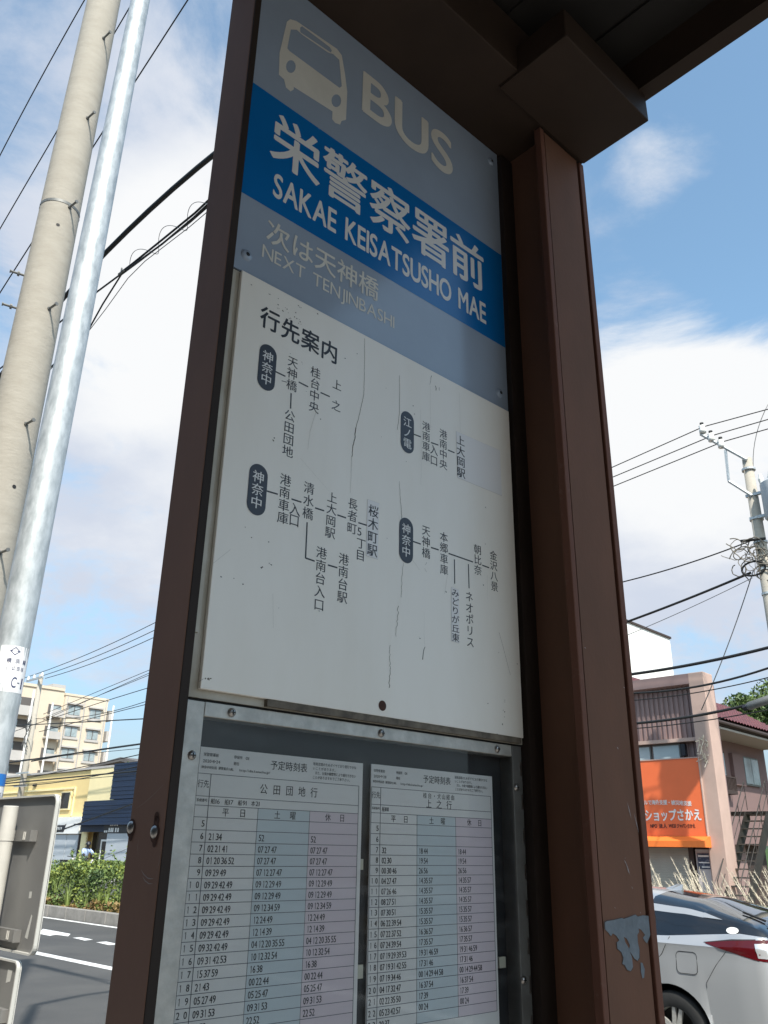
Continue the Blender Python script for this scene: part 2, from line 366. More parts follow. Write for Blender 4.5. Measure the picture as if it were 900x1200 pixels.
# peeling paint patch on the column's front
PL = [(40, 455), (52, 447), (90, 441), (130, 431), (140, 436), (165, 428), (200, 413), (214, 424), (240, 417), (268, 421), (300, 424), (304, 470), (298, 488), (285, 500), (270, 545), (262, 566),
      (250, 552), (240, 535), (252, 520), (230, 492), (218, 486), (220, 505), (211, 520), (214, 560), (222, 600), (221, 640), (212, 656), (196, 645), (178, 616), (166, 600), (172, 575), (155, 540), (140, 530), (148, 560), (166, 590),
      (183, 640), (188, 690), (176, 711), (158, 704), (146, 680), (132, 672), (138, 640), (128, 612), (106, 592), (104, 560), (116, 548), (100, 524), (82, 512), (72, 527), (58, 508), (42, 492)]
def colfront(x, y, s=4.5, ox=700, oy=980, off=.0952): u, z = pan(ox + x / s, oy + y / s, off); return P(u, off, z)
b = MB(); b.add([colfront(*p) for p in PL], [tuple(range(len(PL)))]); b.add([colfront(*p) for p in [(228, 665), (238, 668), (250, 700), (247, 745), (238, 750), (230, 715)]], [tuple(range(6))])
pc = np.array(PL, float).mean(0)
o = b.build('paint_patch', M['patch'], column)
rim_ = MB(); rim_.add([P(*(lambda q: (q[0], .09495, q[1]))(pan(700 + (pc[0] + (x - pc[0]) * 1.035 + random.uniform(-3, 3)) / 4.5, 980 + (pc[1] + (y - pc[1]) * 1.03 + random.uniform(-3, 3)) / 4.5, .095))) for x, y in PL], [tuple(range(len(PL)))])
ro = rim_.build('chipped_rim', mat('chipped_dark_undercoat', (.045, .032, .028), .8, col2=(.10, .055, .04), vscale=70), column)
bm = bmesh.new(); bm.from_mesh(ro.data); bmesh.ops.triangulate(bm, faces=bm.faces); bm.to_mesh(ro.data); bm.free()
bm = bmesh.new(); bm.from_mesh(o.data); bmesh.ops.triangulate(bm, faces=bm.faces); bm.to_mesh(o.data); bm.free()
b = MB()
for (x0, y0, x1, y1, w) in [(140, 122, 156, 153, 3), (158, 168, 169, 198, 3), (181, 262, 187, 280, 2), (90, 372, 97, 382, 2), (150, 118, 146, 112, 2), (226, 398, 230, 408, 2)]:
    dx, dy = x1 - x0, y1 - y0; L = math.hypot(dx, dy); ox, oy = -dy / L * w / 2, dx / L * w / 2
    b.add([colfront(x0, y0, off=.0953), colfront((x0 + x1) / 2 + ox, (y0 + y1) / 2 + oy, off=.0953), colfront(x1, y1, off=.0953), colfront((x0 + x1) / 2 - ox, (y0 + y1) / 2 - oy, off=.0953)], [(0, 1, 2, 3)])
for (x0, y0, x1, y1, w) in [(290, 710, 300, 750, 3), (305, 735, 316, 780, 3), (285, 838, 297, 872, 3), (196, 372, 200, 374, 4), (282, 458, 285, 462, 4), (268, 590, 271, 596, 4)]:
    q = lambda x, y: colfront(x, y, 1.873, 580, 560, .0953)
    dx, dy = x1 - x0, y1 - y0; L = math.hypot(dx, dy); ox, oy = -dy / L * w / 4, dx / L * w / 4
    b.add([q(x0, y0), q((x0 + x1) / 2 + ox, (y0 + y1) / 2 + oy), q(x1, y1), q((x0 + x1) / 2 - ox, (y0 + y1) / 2 - oy)], [(0, 1, 2, 3)])
b.build('scratch', M['scratch'], column)
# thin left post
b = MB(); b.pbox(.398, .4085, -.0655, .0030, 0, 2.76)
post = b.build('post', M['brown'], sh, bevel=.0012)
b = MB(); b.pbox(.3987, .4080, .0028, .0046, 0, 2.75); b.build('post_front_shade_strip', M['brown_dark'], post)  # dark sheet over the post front: under-canopy shade put into colour
b = MB(); b.pbox(.4085, .4195, -.06, -.012, .2, 2.75); b.build('post_gasket', M['gasket'], post)
def onu(px, py, uu):
    d = ray(px, py); t = uu / d.dot(PU); q = CP + t * d
    return q.dot(PN) + D, q[2]
for (px, py) in ((181, 975), (153.5, 969.5)):
    nn, z = onu(px, py, .398)
    b = MB(); b.dome(P(.398, nn, z), -PU, .0060, .0030); bo = b.build('bolt', M['steel'], post, smooth=True)
    b = MB(); b.disc(P(.3977, nn + .0015, z - .001), -PU, .0088, 14); b.build('bolt_rust', M['rust'], post)
b = MB()
for (x, y, r) in ((485, 150, .0042), (485, 195, .0050), (465, 428, .0042), (215, 365, .004)):
    nn, z = onu(130 + x / 9, 940 + y / 9, .398); b.disc(P(.3975, nn, z), -PU, r, 11)
b.build('rust_spot', M['rust'], post)
b = MB()
def pstrip(pts, w, off=.3977):
    q = [onu(130 + x / 9, 940 + y / 9, off) for x, y in pts]
    for i in range(len(q) - 1):
        (n0, z0), (n1, z1) = q[i], q[i + 1]; dn, dz = n1 - n0, z1 - z0; L = math.hypot(dn, dz); a_, c_ = -dz / L * w / 2, dn / L * w / 2
        w0 = .25 if i == 0 else 1; w1 = .25 if i == len(q) - 2 else 1
        b.add([P(off, n0 + a_ * w0, z0 + c_ * w0), P(off, n1 + a_ * w1, z1 + c_ * w1), P(off, n1 - a_ * w1, z1 - c_ * w1), P(off, n0 - a_ * w0, z0 - c_ * w0)], [(0, 1, 2, 3)])
pstrip([(318, 712), (345, 760), (385, 800), (415, 808), (448, 806)], .0009); pstrip([(332, 785), (360, 830), (400, 860), (440, 860)], .0009); pstrip([(512, 560), (508, 640), (494, 690)], .0005); pstrip([(486, 730), (484, 830)], .0007)
pstrip([(262, 70), (350, 10), (450, -80), (560, -190)], .0003); pstrip([(295, 380), (280, 470), (288, 570)], .0004)
b.build('scratch', M['scratch'], post)
# beam, bracket, roof
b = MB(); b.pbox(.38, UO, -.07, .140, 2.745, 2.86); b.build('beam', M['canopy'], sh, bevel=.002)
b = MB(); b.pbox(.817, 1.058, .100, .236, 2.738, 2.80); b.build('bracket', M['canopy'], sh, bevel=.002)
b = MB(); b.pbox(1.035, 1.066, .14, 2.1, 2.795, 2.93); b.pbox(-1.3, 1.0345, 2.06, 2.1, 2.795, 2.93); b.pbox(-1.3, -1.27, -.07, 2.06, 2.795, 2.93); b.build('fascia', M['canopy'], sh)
b = MB()
NW = 60
for i in range(NW):                         # folded steel roof sheet
    u0 = -1.27 + i * (1.0345 + 1.27) / NW; u1 = u0 + (1.0345 + 1.27) / NW; zz = 2.876 if i % 4 < 2 else 2.87
    b.pbox(u0, u1, -.07, 2.06, zz, zz + .03)
b.build('roof', M['roof'], sh)
b = MB()
b.tube([P(.93, .33, 2.862), P(.95, .40, 2.85), P(.965, .52, 2.85), P(.90, .62, 2.85)], .006); b.tube([P(.87, .36, 2.868), P(.87, .36, 2.83)], .016, 14)
b.build('conduit', M['roof'], sh)
for (uu, nn) in ((.98, 1.98), (-1.2, 1.98), (-1.2, .05)):
    bbox('column', M['brown_col'], sh, P, uu - .06, uu + .06, nn - .06, nn + .06, 0, 2.86)

# ================================================================== STOP-NAME SIGN
SU0, SU1, SZ0, SZ1 = .4080, .9285, 2.2035, 2.744
sg = thing('bus_stop_sign', P(.668, 0, SZ0), 'pale blue stop sign with bus pictogram and bright blue name band', 'sign')
b = MB(); b.pbox(SU0, SU1, -.006, 0, SZ0, SZ1); b.build('panel', M['sign'], sg)
def L0(off):
    f = lambda u, z: P(u, off, z)
    f.nrm = PN; return f
b = MB(); b.add([P(SU0 + .0005, .0002, 2.3195), P(SU1 - .0005, .0002, 2.3245), P(SU1 - .0005, .0002, 2.5145), P(SU0 + .0005, .0002, 2.510)], [(0, 1, 2, 3)]); b.build('blue_band', M['band'], sg)
b = MB(); fr = L0(.0004)
# kanji stand slightly taller than wide
cK = [(.4885, 2.4455), (.5765, 2.4465), (.6655, 2.4480), (.7535, 2.4495), (.8390, 2.4510)]
for ch, c in zip('栄警察署前', cK): put(b, ch, fr, c, .0880, .0930, .017, 5)
word(b, 'SAKAE KEISATSUSHO MAE', fr, .4570, .8805, 2.3440, 2.3830, .022, 5, rise=.0045)
b.build('name_lettering', M['white_ink'], sg)
b = MB()
word(b, 'BUS', fr, .6045, .8050, 2.6070, 2.6910, .018, 8)
row(b, '次は天神橋', fr, (.4705, 2.2855), (.6265, 2.2895), .0390, .0400, .010)
word(b, 'NEXT TENJINBASHI', fr, .4485, .6770, 2.2400, 2.2600, .004, 4, rise=.002)
b.build('lettering', M['cream_ink'], sg)
# bus pictogram seen from the front
bz = lambda x, y: pan(270 + x / 2.647, y / 2.647)
BUSO = [(175, 68), (185, 60), (205, 66), (330, 152), (345, 172), (355, 230), (362, 285), (358, 372), (344, 376), (340, 387), (325, 382), (315, 370), (316, 346), (196, 270), (196, 278), (186, 284), (172, 272), (166, 247), (150, 232), (152, 165)]
HOLES = [[(187, 92), (205, 93), (318, 168), (337, 186), (345, 268), (338, 273), (182, 158), (176, 150)],
         [(216, 86), (222, 82), (308, 147), (314, 157), (310, 166), (302, 163), (222, 108), (216, 98)]]
def ell(c, rx, ry, k=14): return [(c[0] + rx * math.cos(2 * math.pi * i / k), c[1] + ry * math.sin(2 * math.pi * i / k)) for i in range(k)]
HOLES += [ell((187, 207), 15, 20), ell((328, 313), 15, 20)]
def holed(name, outer, holes, off, m, parent):
    cu = bpy.data.curves.new(name, 'CURVE'); cu.dimensions = '2D'; cu.fill_mode = 'BOTH'
    for pl in [outer] + holes:
        sp = cu.splines.new('POLY'); sp.points.add(len(pl) - 1); sp.use_cyclic_u = True
        for q, (x, y) in zip(sp.points, pl): q.co = (x, y, 0, 1)
    co = bpy.data.objects.new('tmp', cu); COL.objects.link(co)
    dg = bpy.context.evaluated_depsgraph_get(); me = bpy.data.meshes.new_from_object(co.evaluated_get(dg))
    mb = MB(); mb.add([P(v.co.x, off, v.co.y) for v in me.vertices], [tuple(p.vertices) for p in me.polygons])
    bpy.data.objects.remove(co); bpy.data.meshes.remove(me)
    return mb.build(name, m, parent)
# the pictogram is squared up on the panel
holed('bus_pictogram', [bz(*p) for p in BUSO], [[bz(*p) for p in h] for h in HOLES], .0004, M['cream_ink'], sg)
for c in ((.4267, 2.2293), (.9080, 2.2299), (.9105, 2.715)):
    b = MB(); b.dome(P(c[0], 0, c[1]), PN, .0082, .0035, 16, 3); so_ = b.build('screw', M['sign'], sg, smooth=True)
    b = MB(); b.disc(P(c[0], .0037, c[1]), PN, .0030, 6); b.build('socket', M['gasket'], so_)

# ================================================================== ROUTE BOARD
BU0, BU1, BZ0, BZ1, BO = .4195, .9225, 1.6945, 2.2000, .006
rb = thing('route_board', P(.67, 0, BZ0), 'white enamel route board with vertical black stop names, under the blue stop sign', 'sign')
b = MB(); b.pbox(BU0, BU1, .0005, BO, BZ0, BZ1); b.build('board', M['board'], rb, bevel=.0008)
b = MB(); b.pbox(.4045, .9265, -.03, 0, 1.6865, 2.2005); b.pbox(.4065, .4125, 0, .004, 1.75, 2.193); b.build('frame', M['cream'], rb)
b = MB(); b.pbox(.50, .918, 0.0, .0058, 1.6870, 1.6944); b.build('grimy_lower_edge', M['grime'], rb)
b = MB(); b.pbox(.4045, .93, -.028, -.002, 2.2005, 2.2034); b.pbox(.4045, .93, -.028, -.004, 1.6835, 1.6865); b.build('seam', M['gasket'], rb)
LO = BO + .00015
def bp(z, x, y):
    ox, oy, s = z; return pan(ox + x / s, oy + y / s, BO)
Z3, Z4, Z5, Z6 = (230, 320, 4.5), (230, 520, 3.75), (440, 440, 5.), (440, 590, 5.)
fr = L0(LO); frp = L0(LO + .00025); frt = L0(LO + .0004)
b = MB()
def bline(z, p0, p1, w=.0019, f=fr, mb=None):
    (x0, y0), (x1, y1) = bp(z, *p0), bp(z, *p1); dx, dy = x1 - x0, y1 - y0; L = math.hypot(dx, dy); ox, oy = -dy / L * w / 2, dx / L * w / 2
    (mb or b).add([f(x0 + ox, y0 + oy), f(x1 + ox, y1 + oy), f(x1 - ox, y1 - oy), f(x0 - ox, y0 - oy)], [(0, 1, 2, 3)])
def bcol(z, s, p0, p1, e, bold=.004, f=fr, mb=None, ew=1.0):
    c0, c1 = bp(z, *p0), bp(z, *p1); sp = math.hypot(c1[0] - c0[0], c1[1] - c0[1]) / max(1, len(s) - 1); eh = min(e, sp * .98)
    row(mb if mb is not None else b, s, f, c0, c1, e * .80 * ew, eh if len(s) > 2 else e * .82, .012 if bold <= .004 else .022, 3)
EM = .0205
row(b, '行先案内', fr, bp(Z3, 390, 247), bp(Z3, 702, 412), .0300, .0325, .018, 4)
bcol(Z3, '天神橋', (509, 470), (503, 592), EM); bline(Z3, (500, 633), (497, 715)); bcol(Z3, '公田団地', (493, 752), (482, 940), EM)
bline(Z3, (418, 520), (470, 545)); bline(Z3, (540, 575), (590, 600)); bcol(Z3, '桂台中央', (629, 525), (620, 707), EM); bline(Z3, (655, 630), (704, 652)); bcol(Z3, '上之', (742, 590), (737, 700), EM * .96)
bline(Z3, (450, 568), (478, 576), .0008)
bline(Z4, (310, 208), (358, 222)); bcol(Z4, '港南車庫', (392, 160), (380, 326), EM); bline(Z4, (418, 243), (462, 257)); bcol(Z4, '入口', (433, 288), (430, 336), EM)
bcol(Z4, '清水橋', (496, 195), (490, 306), EM); bline(Z4, (487, 345), (480, 503)); bline(Z4, (479, 502), (520, 516)); bline(Z4, (522, 282), (562, 295))
bcol(Z4, '上大岡駅', (597, 237), (588, 391), EM); bline(Z4, (620, 313), (658, 326)); bcol(Z4, '長者町', (688, 265), (684, 371), EM); bline(Z4, (712, 347), (750, 359)); bcol(Z4, '5丁目', (728, 388), (721, 490), EM * .98)
bcol(Z4, '港南台入口', (550, 480), (539, 707), EM); bline(Z4, (578, 533), (620, 545)); bcol(Z4, '港南台駅', (648, 508), (641, 674), EM)
bline(Z5, (225, 345), (266, 360)); bcol(Z5, '港南車庫', (297, 300), (296, 475), EM); bline(Z5, (325, 393), (368, 408)); bcol(Z5, '入口', (342, 437), (342, 498), EM); bcol(Z5, '港南中央', (397, 345), (397, 521), EM); bline(Z5, (424, 437), (463, 453))
bline(Z6, (218, 222), (265, 238)); bcol(Z6, '天神橋', (296, 160), (296, 290), EM); bline(Z6, (325, 258), (370, 272)); bcol(Z6, '本郷車庫', (400, 197), (402, 388), EM); bline(Z6, (428, 293), (571, 343))
bline(Z6, (462, 328), (464, 470)); bline(Z6, (544, 355), (548, 497)); bcol(Z6, '朝比奈', (598, 270), (600, 391), EM); bline(Z6, (625, 362), (666, 377)); bcol(Z6, '金沢八景', (690, 305), (697, 486), EM)
bcol(Z6, 'ネオポリス', (549, 546), (555, 812), EM)
b.build('route_lettering', M['ink'], rb)
def pill(z, x0, x1, y0, y1, s, g0, g1):
    c0, c1 = bp(z, *y0), bp(z, *y1)          # top / bottom centre
    r = .0125; uu = (c0[0] + c1[0]) / 2; zt, zb = c0[1] - r, c1[1] + r; poly = []
    for i in range(13): t = math.pi * i / 12; poly.append((uu + r * math.cos(t), zt + r * math.sin(t)))
    for i in range(13): t = math.pi + math.pi * i / 12; poly.append((uu + r * math.cos(t), zb + r * math.sin(t)))
    mb = MB(); mb.add([frp(*p) for p in poly], [tuple(range(26))]); o = mb.build('company_badge', M['pill'], rb)
    mb = MB(); row(mb, s, frt, (uu, bp(z, *g0)[1]), (uu, bp(z, *g1)[1]), EM * .80, abs(bp(z, *g0)[1] - bp(z, *g1)[1]) / 2 * .98, .018); mb.build('badge_lettering', M['white_ink'], o)
pill(Z3, 0, 0, (378, 378), (368, 620), '神奈中', (375, 440), (367, 560))
pill(Z4, 0, 0, (274, 90), (262, 315), '神奈中', (272, 146), (263, 258))
pill(Z5, 0, 0, (186, 213), (186, 455), '江ノ電', (187, 275), (186, 398))
pill(Z6, 0, 0, (179, 85), (179, 350), '神奈中', (180, 150), (176, 281))
def stick(z, cs, edge=True):
    mb = MB(); q = [bp(z, *c) for c in cs]; mb.add([frp(*p) for p in q][::-1], [(0, 1, 2, 3)]); o = mb.build('sticker', M['sticker'], rb)
    mb = MB(); w = .0006
    for i in range(4):
        (x0, y0), (x1, y1) = q[i], q[(i + 1) % 4]; dx, dy = x1 - x0, y1 - y0; L = math.hypot(dx, dy); ox, oy = -dy / L * w / 2, dx / L * w / 2
        mb.add([fr(x0 + ox, y0 + oy), fr(x1 + ox, y1 + oy), fr(x1 - ox, y1 - oy), fr(x0 - ox, y0 - oy)], [(0, 1, 2, 3)])
    mb.build('sticker_edge', M['crackgrey'], o); return o
s1 = stick(Z5, [(472, 327), (728, 440), (740, 705), (480, 598)]); mb = MB(); bcol(Z5, '上大岡駅', (497, 382), (500, 570), EM * 1.12, .012, frt, mb); mb.build('sticker_lettering', M['ink'], s1)
s2 = stick(Z4, [(752, 244), (803, 262), (797, 508), (746, 492)]); mb = MB(); bcol(Z4, '桜木町駅', (778, 297), (772, 468), EM * 1.08, .010, frt, mb); mb.build('sticker_lettering', M['ink'], s2)
s3 = stick(Z6, [(443, 490), (488, 508), (490, 818), (444, 806)]); mb = MB(); bcol(Z6, 'みどりが丘東', (466, 525), (468, 786), EM * .95, .004, frt, mb); mb.build('sticker_lettering', M['ink'], s3)
# cracks and stains
b = MB()
def crack(z, pts, w0, w1, jit=1.5, mb=None):
    q = []
    for (x0, y0), (x1, y1) in zip(pts, pts[1:]):
        n = max(2, int(abs(y1 - y0) / 12)); q += [(x0 + (x1 - x0) * i / n + random.uniform(-jit, jit), y0 + (y1 - y0) * i / n) for i in range(n)]
    q.append(pts[-1]); q = [bp(z, *p) for p in q]; w0 *= .62; w1 *= .62
    for i in range(len(q) - 1):
        t0, t1 = i / len(q), (i + 1) / len(q); wa, wb = w0 + (w1 - w0) * t0, w0 + (w1 - w0) * t1
        mb.add([fr(q[i][0] - wa, q[i][1]), fr(q[i + 1][0] - wb, q[i + 1][1]), fr(q[i + 1][0] + wb, q[i + 1][1]), fr(q[i][0] + wa, q[i][1])], [(0, 1, 2, 3)])
c1 = MB(); c2 = MB()
crack(Z3, [(888, 345), (886, 500), (884, 640), (862, 740), (842, 815)], .0004, .0006, 1, c1); crack(Z3, [(842, 815), (838, 850), (828, 910), (820, 970)], .0012, .0007, 2.5, c1); crack(Z3, [(820, 970), (816, 1060), (812, 1160)], .0005, .0002, 1, c2)
crack(Z5, [(140, 0), (141, 120), (140, 215), (128, 318)], .0004, .0005, 1, c1); crack(Z5, [(140, 620), (143, 700), (155, 845)], .0003, .0007, 1.5, c1)
crack(Z6, [(162, 350), (155, 430), (150, 550)], .0003, .0005, 2, c1); crack(Z6, [(135, 600), (125, 690), (120, 780)], .0006, .0004, 5, c1); crack(Z6, [(85, 830), (82, 900), (86, 1000), (80, 1080)], .0004, .0008, 4, c1)
crack(Z6, [(286, 640), (284, 760), (288, 840)], .0001, .0002, 1, c2); crack(Z6, [(288, 840), (280, 870), (276, 915)], .0008, .0012, 3, c1); crack(Z6, [(724, 755), (755, 870), (790, 1005)], .00035, .0003, .4, c1)
crack(Z5, [(328, 0), (318, 55)], .0006, .0002, 2, c1); crack(Z5, [(352, 60), (354, 88)], .0012, .0008, 3, c1); crack(Z5, [(372, 70), (374, 88)], .0006, .0004, 1, c1)
crack(Z5, [(320, 60), (322, 300)], .0002, .0002, 1, c2); crack(Z5, [(264, 200), (268, 440), (266, 640)], .0002, .0002, 1, c2); crack(Z5, [(492, 100), (496, 330)], .0002, .0002, .5, c2)
crack(Z6, [(215, 330), (258, 388)], .0004, .0003, .5, c2); crack(Z6, [(300, 345), (292, 360)], .0008, .0005, 1, c2); crack(Z6, [(288, 380), (298, 402)], .0006, .0005, 1, c2)
crack(Z6, [(420, 420), (405, 530)], .0002, .0003, .5, c2); crack(Z6, [(655, 420), (655, 560)], .0002, .0001, .5, c2)
crack(Z3, [(630, 735), (600, 830), (588, 930)], .0003, .0002, 1, c2); crack(Z3, [(548, 975), (640, 1080), (700, 1150)], .0003, .0002, 1, c2); crack(Z4, [(336, 660), (338, 810)], .0002, .0002, .6, c2); crack(Z4, [(335, 790), (356, 794)], .0008, .0008, .5, c1); crack(Z4, [(336, 812), (380, 822)], .0010, .0010, .5, c1)
crack(Z4, [(75, 525), (150, 465)], .0003, .0003, .5, c2)
for z, pts in ((Z3, [(290, 62), (382, 110), (388, 113), (432, 134), (432, 168), (430, 186), (437, 188), (478, 190), (470, 183), (455, 198), (460, 202), (485, 210), (490, 240), (497, 238), (525, 210), (518, 232), (530, 240), (545, 246), (540, 265), (552, 270), (548, 256), (540, 173), (545, 180), (552, 182), (640, 215), (735, 507), (785, 450), (560, 480), (556, 470), (495, 425), (412, 870), (405, 880), (408, 885), (655, 770), (580, 625), (848, 425), (642, 735)]),
               (Z4, [(215, 367), (242, 412), (318, 432), (290, 542), (286, 545), (320, 525), (326, 530), (330, 532), (108, 585), (165, 592), (205, 618), (362, 722), (540, 735)]),
               (Z5, [(62, 75), (220, 178), (228, 226), (642, 772), (646, 778), (35, 360), (180, 505), (335, 420), (330, 300)]), (Z6, [(645, 22), (644, 238), (412, 515), (414, 520), (255, 783), (260, 790), (632, 478), (830, 940), (68, 204), (722, 872)]),
               ((190, 780, 9.), [(480, 142), (487, 138), (495, 150), (505, 135), (515, 136), (455, 136)]), ((540, 820, 7.5), [(238, 34), (372, 92), (385, 105), (383, 150), (368, 222), (365, 215), (320, 302), (386, 20), (387, 5)])):
    for (x, y) in pts:
        u_, z_ = bp(z, x, y); r = random.uniform(.0004, .0011); k = random.randint(5, 7)
        c1.add([fr(u_ + r * random.uniform(.6, 1.5) * math.cos(2 * math.pi * i / k), z_ + r * random.uniform(.4, 1.2) * math.sin(2 * math.pi * i / k)) for i in range(k)], [tuple(range(k))])
crack((190, 780, 9.), [(392, 168), (415, 152), (436, 138)], .0004, .0003, 1, c1); crack((190, 780, 9.), [(412, 230), (522, 233)], .0005, .0005, 1, c2)
c1.build('stain', M['stain'], rb); c2.build('hairline_crack', M['crackgrey'], rb)
b = MB(); b.disc(P(*([pan(448, 827, BO)[0]] + [LO + .0002, pan(448, 827, BO)[1]])), PN, .0060, 20); b.build('plug', M['rust'], rb)

# ================================================================== TIMETABLE CASE
ZC0 = 1.30
tcs = thing('timetable_case', P(.667, 0, ZC0), 'aluminium framed timetable case with clear cover, below the white route board', 'timetable case')
b = MB(); b.pbox(.4095, .4298, -.03, 0, ZC0, 1.6835); b.build('frame_rail', M['alu'], tcs, bevel=.0008)
b = MB(); b.pbox(.4306, .9040, -.03, -.0006, 1.6695, 1.6838); b.build('frame_rail', M['alu'], tcs, bevel=.0008)
b = MB(); b.pbox(.9045, .9243, -.03, -.0004, ZC0, 1.6838); hr = b.build('frame_rail', M['alu_dull'], tcs, bevel=.0008)
b = MB(); b.pbox(.4306, .9040, -.03, -.0006, ZC0, ZC0 + .03); b.build('frame_rail', M['alu'], tcs, bevel=.0008)
b = MB(); b.pbox(.4298, .9045, -.034, -.022, ZC0 + .02, 1.675); b.build('backing', M['backing'], tcs)
for i in range(9):
    z1 = 1.6640 - i * .0425; b = MB(); b.pbox(.9200, .9228, -.0006, .0003, z1 - .0185, z1); b.build('hinge_knuckle', M['steel'], hr)
for c in ((.4615, 1.6766), (.4209, 1.6315), (.6665, 1.6764), (.8736, 1.6764), (.9099, 1.6304), (.9085, 1.4058)):
    b = MB(); b.dome(P(c[0], 0, c[1]), PN, .0047, .0030, 14, 3); so_ = b.build('screw', M['steel'], tcs, smooth=True)
    b = MB(); b.pbox(c[0] - .0024, c[0] + .0024, .0024, .0033, c[1] - .0006, c[1] + .0006); b.pbox(c[0] - .0006, c[0] + .0006, .0024, .0032, c[1] - .0024, c[1] + .0024); b.build('screw_slot', M['gasket'], so_)
gm = bpy.data.materials.new('clear_acrylic'); gm.use_nodes = True; t = gm.node_tree; t.nodes.clear()
tr = t.nodes.new('ShaderNodeBsdfTransparent'); tr.inputs[0].default_value = (.93, .94, .94, 1); gl = t.nodes.new('ShaderNodeBsdfGlossy'); gl.inputs['Roughness'].default_value = .04
fz = t.nodes.new('ShaderNodeFresnel'); fz.inputs[0].default_value = 1.42; ms_ = t.nodes.new('ShaderNodeMixShader'); out = t.nodes.new('ShaderNodeOutputMaterial')
t.links.new(fz.outputs[0], ms_.inputs[0]); t.links.new(tr.outputs[0], ms_.inputs[1]); t.links.new(gl.outputs[0], ms_.inputs[2]); df = t.nodes.new('ShaderNodeBsdfDiffuse'); df.inputs[0].default_value = (.8, .8, .78, 1); tcg = t.nodes.new('ShaderNodeTexCoord'); mpg = t.nodes.new('ShaderNodeMapping'); mpg.inputs['Rotation'].default_value = (.5, .3, .2); mpg.inputs['Scale'].default_value = (5, 5, 26)
ng = t.nodes.new('ShaderNodeTexNoise'); ng.inputs['Scale'].default_value = 2.2; ng.inputs['Detail'].default_value = 8; ng.inputs['Roughness'].default_value = .65; mrg = t.nodes.new('ShaderNodeMapRange'); mrg.inputs[1].default_value = .48; mrg.inputs[2].default_value = .82; mrg.inputs[3].default_value = .002; mrg.inputs[4].default_value = .055
ms2 = t.nodes.new('ShaderNodeMixShader'); t.links.new(tcg.outputs['Object'], mpg.inputs[0]); t.links.new(mpg.outputs[0], ng.inputs['Vector']); t.links.new(ng.outputs['Fac'], mrg.inputs[0]); t.links.new(mrg.outputs[0], ms2.inputs[0]); t.links.new(ms_.outputs[0], ms2.inputs[1]); t.links.new(df.outputs[0], ms2.inputs[2])
t.links.new(ms2.outputs[0], out.inputs[0]); M['glass'] = gm
b = MB(); b.quad(P(.4298, -.004, ZC0 + .03), P(.9045, -.004, ZC0 + .03), P(.9045, -.004, 1.6696), P(.4298, -.004, 1.6696)); b.build('clear_cover', M['glass'], tcs)

